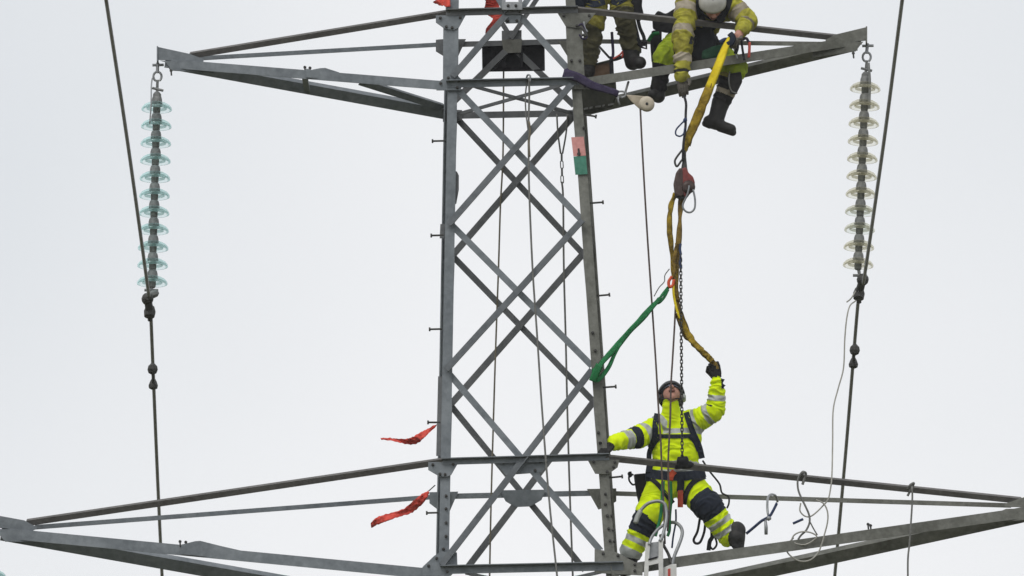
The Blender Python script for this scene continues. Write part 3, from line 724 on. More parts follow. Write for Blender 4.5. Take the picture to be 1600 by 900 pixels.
wp('harness_strap', [(1012, 752), (1014, 735), (1016, 722)], 10, 'navy')
wp('red_buckle', [(1063, 766), (1063, 792)], 8.5, 'red_buckle', lift=.03, th=.02); wp('harness_strap', [(1064, 742), (1063, 768)], 11, 'navy', lift=.02)
wp('orange_buckle', [(1054, 736), (1049, 742), (1047, 750)], 9, 'orange_red', lift=.03, th=.02)
v, f = join(lathe_geo([(.02, -.05), (.045, -.04), (.05, 0), (.045, .04), (.02, .05)], J(1067, 722, -.60), (1, 0, .05), 12), lathe_geo([(.012, -.09), (.03, -.06), (.03, .06), (.012, .09)], J(1067, 727, -.58), (1, 0, .05), 10))
mk('chest_winch', v, f, 'black', pc, True)
# pouch on the hip, loops of gear behind
def bagmesh(name, pts, Y0, Y1, mat, parent, bev=.015):
    v, f = prism([P(x, y, Y0) for x, y in pts], [P(x, y, Y1) for x, y in pts]); o = mk(name, v, f, mat, parent)
    bm_ = bmesh.new(); bm_.from_mesh(o.data); bmesh.ops.bevel(bm_, geom=list(bm_.edges), offset=bev, segments=2, affect='EDGES', profile=.6)
    bm_.to_mesh(o.data); bm_.free(); return o
bagmesh('tool_pouch', [(990, 741), (1012, 739), (1018, 760), (1006, 778), (999, 792), (995, 775), (992, 757)], -.30, -.18, 'black', pc)
tube('pouch_hook', [J(990, 742, -.3), J(984, 741, -.3), J(983, 750, -.3), J(988, 757, -.3), J(992, 757, -.3)], .008, 'black', pc); tube('pouch_hook', [J(986, 745, -.3), J(983, 740, -.3), J(987, 739, -.3)], .014, 'black', pc)
tube('gear_loop', [J(1094, 808, -.25), J(1090, 830, -.27), J(1084, 843, -.28), J(1087, 849, -.28), J(1094, 847, -.28), J(1100, 832, -.27), J(1102, 818, -.25)], .011, 'rope_black', pc)
ribbon('hanging_strap', [J(1112, 820, -.22), J(1113, 838, -.23), J(1109, 846, -.23), J(1107, 860, -.23)], .035, 'black_web', pc)
tube('gear_loop', [J(1116, 836, -.22), J(1120, 850, -.22), J(1114, 858, -.22), J(1108, 852, -.22)], .009, 'rope_black', pc)
tube('side_cord', [J(1098, 720, -.28), J(1110, 738, -.2), J(1124, 756, -.18), J(1128, 770, -.2), J(1138, 776, -.22), J(1139, 786, -.22), J(1136, 794, -.22)], .008, 'rope_black', pc)
tube('side_cord', [J(1056, 796, -.35), J(1056, 815, -.36), J(1052, 838, -.38), J(1050, 856, -.4)], .008, 'blue', pc)

# ---- worker bent forward in a white helmet on the upper right arm
pa = empty('person', P(1090, 110, -.1), 'worker in grimy yellow jacket and white helmet bent over on the upper crossarm', 'person')
b = Body(); HD, HU2, TD = 'hivis_dirty', 'hivis_dull', 'trouser_dark'
b.cap(J(1082, 72, .04), J(1100, 30, -.08), .145, .15, lambda t, p: HD if t > .75 else TD, .06, None, .8)
b.cap(J(1088, 12, -.16), J(1128, 10, -.15), .135, .135, HD, .06, None, .8)
b.cap(J(1082, -4, -.1), J(1135, -4, -.1), .12, .12, HD, .06, None, .8)
b.cap(J(1108, 0, -.2), J(1112, 4, -.26), .06, .06, 'trouser_dark', .02)
hfA, hrA = (.05, -.62, -.78), (1, .02, .05); HcA = J(1113.5, 7, -.34)
b.head(HcA, hfA, hrA, hair='silver_dirty')
SD = 'silver_dirty'
b.cap(J(1074, 4, -.24), J(1066.5, 62, -.40), .098, .080, bands(HD, [(.14, .34, SD), (.72, .90, SD)]), .03, None, 1.2)
b.cap(J(1066.5, 62, -.40), J(1066, 119, -.44), .080, .056, bands(HD, [(.42, .64, SD), (.86, .93, 'trouser_dark')]), .02, None, 1.2)
b.hand(J(1066, 119, -.44), (J(1068, 148, -.43) - J(1066, 119, -.44)), (.1, 1, 0), 'glove_grey', .35, 1.1, 1)
b.cap(J(1138, 2, -.2), J(1168, 33, -.28), .095, .074, bands(HD, [(.45, .75, SD)]), .03, None, 1.2)
b.cap(J(1168, 33, -.28), J(1159, 48, -.36), .072, .056, bands(HD, [(.0, .35, SD)]), .02, None, 1)
b.cap(J(1158, 48, -.37), J(1153, 56, -.40), .034, .034, 'skin', .01)
b.hand(J(1155, 53, -.39), (J(1147, 64, -.42) - J(1155, 53, -.39)), (.4, 1, .0), 'glove_grey', .7, 1.0, 1)
LM = 'hivis_lime'
b.cap(J(1062, 66, .05), J(1038, 90, -.14), .115, .095, lambda t, p: LM if (t > .2 and p[0] < J(1052, 70, 0).x) else TD, .04, None, 1)
b.cap(J(1037, 92, -.14), J(1029, 136, -.09), .080, .064, TD, .02, None, 1)
b.cap(J(1028, 140, -.08), J(1029, 151, -.08), .058, .052, 'boot', .01); b.cap(J(1028, 150, -.08), J(1020, 148, -.18), .050, .042, 'boot', .02)
b.cap(J(1100, 74, .04), J(1147, 106, -.13), .12, .105, lambda t, p: LM if t > .55 else TD, .04, None, 1)
b.cap(J(1147, 108, -.13), J(1127, 160, -.09), .094, .070, bands(TD, [(-.01, .18, LM), (.18, .30, 'hivis_dull'), (.62, .76, 'silver_dirty')]), .03, None, 1)
b.cap(J(1126, 160, -.09), J(1118, 190, -.09), .072, .066, 'boot', .02); b.cap(J(1107, 189, -.08), J(1142, 202, -.11), .045, .044, 'boot', .02); b.cap(J(1102, 193, -.08), J(1109, 196, -.08), .028, .028, 'boot', .003); b.cap(J(1124, 201, -.10), J(1145, 207, -.11), .026, .030, 'boot', .003)
bodyA, bvA = b.build(pa)
helmet(pa, HcA, hfA, hrA, 'helmet_white', sc=.98)
wp = lambda nm, pts, wd, mt, **k: wrap(nm, bvA, pts, wd, mt, pa, **k)
wp('harness_strap', [(1092, -4), (1093, 14), (1097, 30), (1104, 44)], 10, 'black_web'); wp('harness_strap', [(1140, -4), (1135, 14), (1126, 28), (1112, 44)], 10, 'black_web')
wp('harness_strap', [(1078, 62), (1094, 66), (1112, 66)], 12, 'black_web'); wp('leg_strap', [(1085, 66), (1098, 84), (1104, 98)], 9, 'black_web')
bagmesh('knee_pad', [(1137, 116), (1158, 112), (1160, 128), (1150, 148), (1141, 147), (1138, 132)], -.25, -.18, 'trouser_dark', pa, .012)
tube('knee_pad_cord', [J(1140, 112, -.26), J(1139, 128, -.27), J(1143, 142, -.26), J(1152, 146, -.25)], .006, 'rope_grey', pa)
bagmesh('green_pouch', [(1097, 80), (1112, 73), (1132, 68), (1131, 88), (1115, 91), (1096, 92)], -.26, -.16, 'pouch_green', pa)
bagmesh('hip_gear', [(1019, 28), (1028, 16), (1040, 22), (1056, 12), (1058, 48), (1042, 52), (1020, 46)], .0, .12, 'black', pa, .02)
bagmesh('hip_gear', [(1018, 48), (1034, 46), (1034, 74), (1026, 100), (1018, 98), (1016, 70)], .0, .10, 'black', pa, .015)
bagmesh('chest_gear', [(1118, 26), (1130, 24), (1134, 30), (1128, 36), (1120, 34)], -.34, -.28, 'black', pa, .008)
bagmesh('hip_gear', [(1078, 42), (1112, 40), (1120, 64), (1112, 90), (1090, 94), (1078, 80)], -.20, -.08, 'black_web', pa, .02)
for pts, mt, r_ in (([(1158, 58), (1160, 76), (1163, 94)], 'rope_black', .010), ([(1171, 66), (1171, 78), (1170, 90)], 'red_buckle', .012), ([(1160, 62), (1166, 60), (1170, 66)], 'sling_purple', .012), ([(1146, 66), (1148, 78), (1152, 92)], 'galv', .008),
                    ([(1125, 66), (1134, 62), (1143, 66)], 'blue', .018), ([(1150, 62), (1152, 74), (1149, 84)], 'black_web', .016)):
    tube('hanging_clip', [J(x, y, -.36) for x, y in pts], r_, mt, pa)
tube('green_cord', [J(1013, 64, -.05), J(1020, 54, -.07), J(1030, 52, -.08)], .016, 'sling_green', pa)

# ---- worker standing by the leg, only trousers and boots in view
pb = empty('person', P(950, 112, -.05), 'standing worker in olive trousers beside the tower leg, cut off by the top edge', 'person')
b = Body(); OL = 'olive'
b.cap(J(932, -25, -.12), J(929, 40, -.20), .105, .080, bands('hivis_dull', []), .05, None, 1.2)
b.cap(J(928, 42, -.20), J(920, 98, -.12), .078, .062, OL, .02, None, 1.2)
b.cap(J(920, 98, -.12), J(919, 112, -.12), .056, .054, 'boot', .01); b.cap(J(919, 112, -.12), J(912, 116, -.24), .048, .042, 'boot', .02)
b.cap(J(966, -25, -.12), J(975, 34, -.22), .105, .082, lambda t, p: 'hivis_dull' if t < .72 else OL, .05, None, 1.2)
b.cap(J(976, 36, -.22), J(987, 78, -.13), .080, .070, OL, .02, None, 1.2)
b.cap(J(986, 82, -.13), J(988, 98, -.13), .072, .062, 'boot', .01); b.cap(J(990, 97, -.13), J(1000, 98, -.25), .058, .052, 'boot', .02)
b.cap(J(949, -50, -.08), J(949, -100, -.08), .15, .155, lambda t, p: 'trouser_dark' if t < .2 else HD, .06, FL, .8); b.cap(J(949, -100, -.08), J(949, -135, -.09), .155, .13, HD, .06, FL, .8)
b.cap(J(918, -142, -.1), J(980, -142, -.1), .08, .08, HD, .05)
for e, hx in ((-1, -1), (1, 1)):
    b.cap(J(949 + 34 * e, -140, -.1), J(949 + 50 * e, -88, -.12), .075, .062, HD, .03, None, 1); b.cap(J(949 + 50 * e, -88, -.12), J(949 + 44 * e, -45, -.3), .06, .045, HD, .02, None, 1)
    b.hand(J(949 + 44 * e, -45, -.3), (-.1 * e, -.4, -.5), (0, .6, -.4), 'glove_grey', .4, 1, e)
b.cap(J(949, -140, -.1), J(949, -166, -.12), .06, .055, 'skin', .02)
HcB = J(949, -182, -.14); b.head(HcB, (0, -.95, -.3), (1, 0, 0), hair='silver_dirty')
bodyB, bvB = b.build(pb, h=.0075)
helmet(pb, HcB, (0, -.95, -.3), (1, 0, 0), 'helmet_white')
wrap('leg_strap', bvB, [(905, -8), (925, 6), (945, 2)], 10, 'navy', pb); wrap('leg_strap', bvB, [(955, 0), (965, 4), (990, -10)], 8, 'navy', pb)
bagmesh('hip_gear', [(985, -8), (1004, -6), (1003, 10), (1006, 22), (1000, 34), (992, 30), (984, 16)], -.20, -.08, 'black', pb, .012)
bagmesh('hip_gear', [(897, -5), (912, -5), (914, 14), (900, 16)], -.22, -.10, 'navy', pb, .01)
ribbon('hanging_strap', [J(996, 28, -.18), J(1000, 44, -.18), J(1006, 58, -.18), J(1007, 72, -.18)], .03, 'black_web', pb); ribbon('hanging_strap', [J(986, 22, -.22), J(992, 44, -.22), J(997, 64, -.2), J(1004, 72, -.19)], .045, 'black_web', pb)
tube('gear_loop', [J(1002, 66, -.2), J(1010, 66, -.2), J(1010, 76, -.2), J(1003, 74, -.2)], .010, 'black', pb, closed=True, sm=0)
#PART3
# ------------------------------------------------------------------ ropes
RG = 'work ropes hanging on the tower'
def rope(name, pts, r, mat, label, cat='rope', group=RG, sm=6):
    return tag(tube(name, pts, r, mat, None, 7, sm), label, cat, group)
rope('hanging_rope', [P(787, 100, .62), P(786, 240, .58), P(782, 320, .55), P(779, 417, .55), P(775, 530, .55), P(771.5, 640, .56), P(767, 800, .58), P(764, 960, .6)], .0075, 'rope_tan', 'tan rope hanging straight down from the dark board, leftmost of the thin ropes')
rr = empty('hanging_rope', F(826, 122, -.05), 'tan and grey rope looped over the front beam, drifting right towards the bottom', 'rope', RG)
tube('strand', [F(826.5, 121, -.09), F(827, 150, -.06), F(826, 190, -.06), F(826, 240, -.06), F(827, 300, -.08), F(832, 417, -.09), F(839, 520, -.09), F(847, 640, -.10), F(858, 780, -.11), F(871, 905, -.12), F(876, 960, -.12)], .0085, 'rope_grey', rr)
tube('strand', [F(824, 123, -.03), F(821, 150, -.02), F(822, 178, -.03), F(825.5, 205, -.05)], .0065, 'rope_grey', rr)
tube('strand', [F(826.5, 190, -.072), F(828.5, 205, -.072), F(826.5, 222, -.074), F(827.5, 245, -.078)], .009, 'rope_tan', rr)
tube('hook', [F(828, 128, -.085), F(828.5, 119, -.085), F(825, 117, -.06), F(823, 121, -.03), F(823, 127, -.015)], .008, 'galv', rr)
rc = empty('hanging_rope', B(878, 180, -.05), 'dark rope with a short chain hanging from the rear beam near the right leg', 'rope', RG)
for x0, x1 in ((870, 876), (887, 879)): tube('strand', [B(x0, 178, -.03), B(x0 + (x1 - x0) * .3, 208, -.05), B(x1, 240, -.06)], .0075, 'rope_grey', rc)
tube('strand', [B(878, 284, -.06), B(880, 313, -.06), B(881, 417, -.06), B(884, 530, -.06), B(886.5, 640, -.06), B(890, 760, -.06), B(894.5, 885, -.06), B(897, 960, -.06)], .0085, 'rope_grey', rc)
def link_geo(L_, W, r): 
    pts = [(math.cos(a) * W, 0, math.sin(a) * W + (L_ if math.sin(a) > 0 else -L_)) for a in np.linspace(0, 2 * math.pi, 14, endpoint=False)]
    return tube_geo(pts, r, 6, True)
def chain(parent, a, b, L_, W, r, mat, key):
    a, b = Vector(a), Vector(b); pitch = 2 * (L_ + W) - 2 * r; n = max(2, int((b - a).length / pitch)); me = mesh_of('chain_link|' + key, link_geo(L_, W, r), mat)
    q = Vector((0, 0, 1)).rotation_difference((a - b).normalized())
    from mathutils import Quaternion
    for i in range(n):
        place('chain_link', me, a.lerp(b, (i + .5) / n), parent, q @ Quaternion((0, 0, 1), math.radians(20 if i % 2 else 110)))
chain(rc, B(877.5, 240, -.06), B(878.5, 286, -.06), .020, .012, .005, 'cap_metal', 'b')
rope('hanging_rope', [P(1000.5, 170, -.50), P(1004, 240, -.50), P(1011, 360, -.52), P(1019, 480, -.55), P(1025, 570, -.60), P(1029, 640, -.63), P(1032.5, 690, -.65), P(1034, 735, -.67), P(1037, 790, -.67), P(1039, 850, -.66)], .008, 'rope_brown', 'brown rope running from the cream pulley down past the worker in clean hi-vis')
rope('hanging_rope', [P(1056, 462, -.53), P(1054.5, 500, -.54), P(1051, 560, -.60), P(1048.5, 601, -.64), P(1047, 660, -.66), P(1044, 727, -.68), P(1046, 790, -.68), P(1043, 830, -.68)], .008, 'rope_brown', 'brown rope running from the dirty strap down in front of the raised face')
ch = empty('hoist_chain', P(1064, 400, -.58), 'dark steel hoist chain hanging from the blue connector to the winch', 'chain')
chain(ch, P(1063.5, 398, -.58), P(1066, 722, -.62), .0085, .0105, .0046, 'dark_metal', 'a')
# loops of rope and lanyard on the right arm
tl = empty('tangled_rope', P(1255, 745, -.42), 'pale thin rope tied on the lower right arm and tangled in loops', 'rope')
tube('strand', [P(1337, 470, -.06), P(1328, 478, -.15), P(1323, 498, -.2), P(1320, 530, -.2), P(1318, 575, -.22), P(1310, 606, -.25), P(1302, 640, -.3), P(1301, 690, -.35), P(1300, 740, -.41), P(1298, 762, -.43), P(1294, 780, -.43), P(1286, 790, -.43), P(1276, 800, -.43), P(1266, 807, -.43), P(1257, 806, -.43), P(1250, 798, -.43), P(1251, 786, -.43)], .0062, 'rope_white', tl, sm=8)
tube('strand', [P(1337, 455, -.05), P(1330, 466, -.08), P(1323, 472, -.1)], .006, 'rope_white', tl)
tube('strand', [P(1259, 740, -.36), P(1254, 737, -.44), P(1247, 748, -.44), P(1247, 764, -.44), P(1252, 778, -.44), P(1258, 790, -.44), P(1264, 804, -.44), P(1265, 816, -.44), P(1260, 828, -.44), P(1252, 836, -.44), P(1247, 843, -.44)], .0085, 'rope_grey', tl, sm=8)
tube('strand', [P(1275, 781, -.45), P(1287, 787, -.45), P(1293, 800, -.45), P(1293, 816, -.45), P(1288, 836, -.45), P(1284, 850, -.45), P(1278, 864, -.45), P(1266, 875, -.45), P(1252, 877, -.45), P(1240, 872, -.45), P(1230, 862, -.45), P(1232, 850, -.45), P(1240, 840, -.45)], .0065, 'rope_white', tl, sm=8)
tube('strand', [P(1236, 845, -.46), P(1241, 836, -.46), P(1252, 831, -.46), P(1266, 832, -.46), P(1276, 838, -.46), P(1270, 845, -.46), P(1258, 851, -.46), P(1246, 850, -.46), P(1236, 845, -.46)], .0065, 'rope_white', tl, sm=8)
tube('strand', [P(1264, 812, -.45), P(1270, 824, -.45), P(1277, 836, -.45)], .006, 'rope_grey', tl)
tube('knot', [P(1253, 744, -.42), P(1255, 738, -.45), P(1259, 740, -.44), P(1257, 748, -.43), P(1254, 757, -.43)], .012, 'rope_grey', tl)
tube('blue_tail', [P(1255, 811, -.44), P(1248, 814, -.44), P(1239, 818, -.44)], .011, 'blue', tl)
t2 = empty('tied_rope', P(1423, 757, -.3), 'short grey rope knotted over the lower right arm near its tip', 'rope')
tube('strand', [P(1424, 756, -.16), P(1425, 762, -.33), P(1425.5, 780, -.33), P(1423.5, 815, -.33), P(1421, 850, -.33), P(1418.5, 880, -.33), P(1419.5, 950, -.33)], .008, 'rope_grey', t2)
tube('knot', [P(1418, 764, -.3), P(1422, 758, -.32), P(1428, 755, -.3), P(1424, 764, -.28), P(1418, 775, -.27)], .010, 'rope_grey', t2)
ly = empty('lanyard', P(1196, 808, -.4), 'blue lanyard with a large steel hook over the rear chord beside the boot', 'lanyard')
ribbon('webbing', [P(1166, 834, -.42), P(1178, 824, -.42), P(1190, 814, -.41), P(1202, 807, -.40), P(1208, 798, -.38), P(1214, 786, -.34)], .026, 'blue', ly, twist=.6)
tube('steel_hook', [P(1202, 810, -.37), P(1199.5, 800, -.37), P(1199, 786, -.30), P(1200.5, 776, -.1), P(1206, 772.5, .1), P(1212, 775, .28), P(1215, 784, .33)], .010, 'galv', ly, sides=8)
v, f = join(tube_geo([P(1196, 812, -.40), P(1197, 824, -.40), P(1197, 835, -.40)], [.010, .015, .014], 8), lathe_geo([(.012, -.02), (.022, 0), (.012, .02)], P(1201, 810, -.40), (1, -.3, 0), 8)); mk('hook_gate', v, f, 'galv', ly, True)
# ------------------------------------------------------------------ slings and hoist
def dirt(t): return t
sy = empty('lifting_sling', P(1133, 62, -.46), 'clean yellow flat sling running from the bent worker\'s hand down to the hoist', 'sling')
def wig(pts, Y, a=1.2, seed=0, n=5):
    q = cat([Vector((x, y, 0)) for x, y in pts], n); return [P(p.x + a * noise.noise(Vector((i * .5, seed, 0))), p.y, Y + .02 * noise.noise(Vector((i * .4, seed + 9, 2)))) for i, p in enumerate(q)]
def rw(base, amp, seed, fr=11.0): return lambda t: base + amp * noise.noise(Vector((t * fr, seed, 3)))
def tw(amp, seed, fr=9.0): return lambda t: amp * noise.noise(Vector((t * fr, seed, 7))) * 2
ribbon('webbing', [P(1141, 58, -.44), P(1133, 74, -.47), P(1124, 98, -.50), P(1108, 138, -.52)], lambda t: .048 + .026 * min(1, t * 1.8), 'sling_yellow', sy, twist=lambda t: .5 - .4 * t)
ribbon('dirty_webbing', wig([(1108.3, 137), (1092, 178), (1078, 210), (1071, 232), (1067, 246)], -.53, 1.0, 3), lambda t: .076 + .010 * math.sin(t * 5) - .044 * t ** 2.2, 'sling_dirty', sy, twist=tw(.5, 2), sm=3)
ribbon('fold_edge', wig([(1112, 130), (1098, 170), (1085, 203), (1077, 228)], -.52, 1.4, 5), lambda t: .004 + .034 * math.sin(min(1, t * 1.1) * 2.6) + .006 * math.sin(t * 21), 'sling_brown', sy, twist=tw(.9, 6), sm=3)
v, f = ribbon_geo([P(1140, 52, -.44), P(1145, 58, -.46), P(1143, 66, -.47), P(1137, 70, -.47)], .05); mk('eye_sleeve', v, f, 'navy', sy, True)
hb = empty('hoist_block', P(1069, 262, -.55), 'weathered red and grey hoist block hanging on the yellow sling', 'hoist')
tube('neck', [P(1069, 236, -.54), P(1069.5, 252, -.55), P(1069, 268, -.55)], [.016, .016, .016, .016, .016, .017, .018, .020, .022, .024, .026, .030, .034], 'dark_metal', hb)
RED = [(1064, 264), (1072, 261), (1076, 270), (1083, 276), (1086, 285), (1084, 296), (1078, 304), (1070, 308), (1066, 300)]
bagmesh('red_cover', RED, -.61, -.50, 'red_paint', hb, .012)
bagmesh('grey_cover', [(1056, 270), (1062, 262), (1067, 264), (1068, 306), (1062, 307), (1054, 304), (1052, 288)], -.615, -.49, 'block_grey', hb, .012)
v, f = lathe_geo([(.025, -.01), (.055, -.006), (.055, .006), (.025, .01)], P(1076, 292, -.615), (.1, -1, 0), 16); mk('wheel', v, f, 'block_grey', hb, True)
bagmesh('lower_frame', [(1056, 300), (1066, 302), (1080, 300), (1074, 309), (1062, 312), (1054, 308)], -.59, -.51, 'dark_metal', hb, .008)
tube('wire_loop', [P(1077, 290, -.63), P(1074, 304, -.63), P(1067, 320, -.62), P(1070, 329, -.62), P(1078, 332, -.62), P(1085, 326, -.62), P(1086, 312, -.62), P(1083, 296, -.62)], .0085, 'galv', hb)
tube('steel_hook', [P(1068, 232, -.56), P(1060, 242, -.58), P(1055, 250, -.58), P(1055, 256, -.58), P(1058, 260, -.58), P(1064, 252, -.58), P(1069, 246, -.58)], .009, 'dark_metal', hb)
bl = empty('blue_wire', P(1070, 188, -.55), 'thin blue wire sling hanging from the gloved hand with an open loop', 'wire sling')
tube('wire', [P(1069, 150, -.44), P(1072, 162, -.5), P(1071.5, 178, -.54), P(1071, 200, -.57), P(1068, 225, -.58), P(1067, 250, -.58)], .011, 'rope_black', bl)
tube('loop', [P(1070, 188, -.57), P(1065, 193, -.58), P(1057, 202, -.58), P(1056, 210, -.58), P(1062, 213, -.58), P(1068, 209, -.58), P(1070, 200, -.58)], .007, 'blue', bl)
lathe('ferrule', [(.012, -.02), (.018, 0), (.012, .02)], P(1070.5, 188, -.565), 'blue', bl, ax=(0.3, 0, 1), seg=8)
ls = empty('strap_bundle', P(1056, 400, -.55), 'dirty yellow straps hanging below the hoist down to the raised glove', 'sling')
ribbon('webbing', wig([(1056, 302), (1049, 320), (1046, 345), (1048, 378), (1052, 410), (1055, 440), (1057, 465), (1063, 493), (1073, 520)], -.555, .9, 11), rw(.046, .018, 1, 8), 'sling_dirty', ls, twist=tw(.8, 1, 8), sm=3)
ribbon('webbing', wig([(1066, 300), (1063, 330), (1061, 370), (1058, 410), (1056, 450), (1060, 480), (1070, 512), (1080, 530)], -.535, .9, 12), rw(.046, .016, 2, 8), 'sling_brown', ls, twist=tw(.8, 2, 8), sm=3)
ribbon('webbing', wig([(1063, 498), (1073, 519), (1084, 535), (1098, 549), (1106, 557), (1112, 564)], -.56, 1.2, 13), rw(.052, .014, 3, 5), 'sling_dirty', ls, twist=tw(.8, 3), sm=3)
ribbon('webbing', wig([(1060, 488), (1074, 524), (1090, 542), (1104, 556), (1116, 568), (1121, 577)], -.535, 1.0, 14), lambda t: .072 - .034 * t + .005 * math.sin(t * 13), 'sling_brown', ls, twist=tw(.6, 4), sm=3)
ribbon('webbing', wig([(1058, 380), (1054, 405), (1054, 430), (1057, 455), (1060, 470)], -.57, 1.2, 15), rw(.036, .016, 5), 'sling_brown', ls, twist=tw(1.0, 5), sm=3)
tube('edge_cord', [P(1052, 440, -.575), P(1053, 462, -.575), P(1058, 485, -.575), P(1063, 498, -.575)], .011, 'sling_yellow', ls)
for y0, y1 in ((381, 398), (402, 420)): tube('blue_connector', [P(1063.5, y0, -.575), P(1062.5, (y0 + y1) / 2, -.58), P(1064, y1, -.58)], [.011] * 13, 'blue', ls)
tube('chain_top', [P(1063.5, 398, -.58), P(1063.5, 404, -.58)], .008, 'blue', ls, sm=0)
gsn = empty('round_sling', P(936, 580, -.66), 'green round sling tied from the right tower leg up to the strap', 'sling')
ribbon('webbing', [P(1046, 447, -.56), P(1036, 459, -.57), P(1028, 470, -.58), P(1020, 478, -.59), P(1006, 494, -.61), P(998, 503, -.62), P(986, 515, -.64), P(974, 529, -.65), P(962, 543, -.67), P(948, 558, -.70), P(938, 570, -.72), P(931, 582, -.74)], lambda t: (.026 if t < .14 else .056 - .010 * abs(math.sin(t * 9))), 'sling_green', gsn, twist=lambda t: .5 * math.sin(t * 8))
ribbon('webbing', [P(1044, 452, -.57), P(1038, 464, -.58), P(1031, 472, -.585), P(1026, 474, -.59)], .024, 'sling_green', gsn)
ribbon('webbing', [P(970, 536, -.66), P(960, 554, -.67), P(952, 572, -.68), P(942, 586, -.70), P(932, 594, -.73), P(929, 588, -.75), P(930, 576, -.75)], lambda t: .026 + .028 * t, 'sling_green', gsn)
ribbon('choke', [P(926, 596, -.76), P(931, 583, -.775), P(937, 570, -.77)], .066, 'sling_green', gsn, twist=.3)
tube('red_shackle', [P(1050, 432, -.58), P(1045, 440, -.58), P(1046, 448, -.58), P(1051, 446, -.58), P(1053, 437, -.58)], .013, 'orange_red', gsn)
tube('tag_wire', [P(1046, 420, -.57), P(1039, 430, -.57), P(1038, 440, -.57), P(1030, 449, -.58), P(1022, 463, -.58)], .0045, 'rope_grey', gsn)
ps = empty('purple_sling', F(890, 120, -.03), 'dark purple sling wrapped round the right tower leg', 'sling')
ribbon('webbing', [F(880, 115, -.05), F(890, 117, -.07), F(905, 122, -.08), F(922, 132, -.08), F(940, 138, -.06), F(957, 143, -.03), F(966, 147, .0)], lambda t: .085 - .025 * t, 'sling_purple', ps, twist=lambda t: .25 * math.sin(t * 6))
ribbon('webbing', [F(884, 108, -.03), F(888, 116, -.05), F(884, 124, -.02)], .04, 'sling_purple', ps)
Y0 = -.50
pl = empty('pulley_block', P(968, 147, Y0), 'cream pulley block hanging beside the purple sling above the brown rope', 'pulley')
v, f = join(tube_geo(cat([P(962, 146, Y0), P(968, 143, Y0), P(976, 144, Y0), P(977, 150, Y0), P(970, 153, Y0)], 4), .009, 7, False), tube_geo([P(966, 150, Y0), P(966, 158, Y0), P(968, 164, Y0)], .009, 7)); mk('shackle', v, f, 'galv', pl, True)
cone = [(978, 148), (994, 149), (1004, 150), (1016, 152), (1021, 158), (1020, 168), (1012, 173), (1001, 172), (992, 164), (984, 156)]
bagmesh('cheek', cone, Y0 - .002, Y0 + .05, 'cream_dark', pl, .008)
v, f = lathe_geo([(.030, -.014), (.062, -.010), (.066, 0), (.063, .008), (.050, .010), (.048, .016), (.060, .02), (.058, .026), (.02, .024)], P(1010.5, 162.5, Y0 - .018), (.12, -1, -.05), 24); sh_ = mk('sheave', v, f, 'cream', pl, True)
lathe('axle', [(.012, 0), (.012, .016), (.006, .018)], P(1010.5, 162.5, Y0 - .03), 'dark_metal', pl, ax=(.12, -1, -.05), seg=10)
tube('tail_rope', [P(982, 128, -.42), P(979, 138, -.48), P(976, 149, -.5)], .010, 'rope_grey', pl)
# ------------------------------------------------------------------ bag hanging between the chords
cb = empty('tool_bag', P(935, 170, 0.0), 'dark olive canvas bag with brown panel wedged beside the right tower leg', 'bag')
bagmesh('bag_body', [(908, 128), (962, 124), (964, 150), (958, 166), (930, 176), (910, 178)], -.12, .14, 'canvas', cb, .02)
bagmesh('brown_panel', [(912, 104), (953, 95), (954, 130), (912, 134)], -.10, .10, 'brown', cb, .008)
bagmesh('top_flap', [(908, 99), (930, 99), (953, 93), (953, 97), (912, 105)], -.12, .12, 'canvas', cb, .004)
bagmesh('corner_strap', [(952, 88), (958, 88), (960, 130), (953, 130)], -.13, -.08, 'black_web', cb, .004)
for i, (x, wd) in enumerate(((912, 7), (921, 5), (930, 9), (941, 4), (950, 9))): bagmesh('webbing_loop', [(x, 169 - i * 1.6), (x + wd, 167.5 - i * 1.6), (x + wd, 170.5 - i * 1.6), (x, 172 - i * 1.6)], -.145, -.13, 'rope_grey', cb, .002)
ribbon('purple_strap', [P(956, 50, -.1), P(957, 66, -.12), P(958, 82, -.14), P(957, 94, -.14)], .024, 'sling_purple', cb); tube('red_cord', [P(958, 92, -.15), P(968, 86, -.15), P(974, 80, -.15), P(972, 90, -.15)], .008, 'red_buckle', cb)
ribbon('bag_handle', [P(954, 94, -.14), P(964, 92, -.14), P(974, 88, -.14)], .03, 'black_web', cb)
tube('stay_bar', [P(930, 66, .35), P(952, 90, .05)], .010, 'dark_metal', cb, sm=0)
cl = empty('karabiner_set', F(908, 50, -.05), 'small bunch of karabiners and cord hanging on the right tower leg top', 'karabiner')
for pts, mt, r_ in (([(904, 40), (910, 38), (915, 48), (917, 58), (911, 61), (905, 54)], 'sling_purple', .008), ([(908, 42), (914, 50), (916, 56), (910, 54)], 'dark_metal', .013), ([(912, 34), (914, 44), (918, 50)], 'galv', .008)): tube('karabiner', [F(x, y, -.06) for x, y in pts], r_, mt, cl)
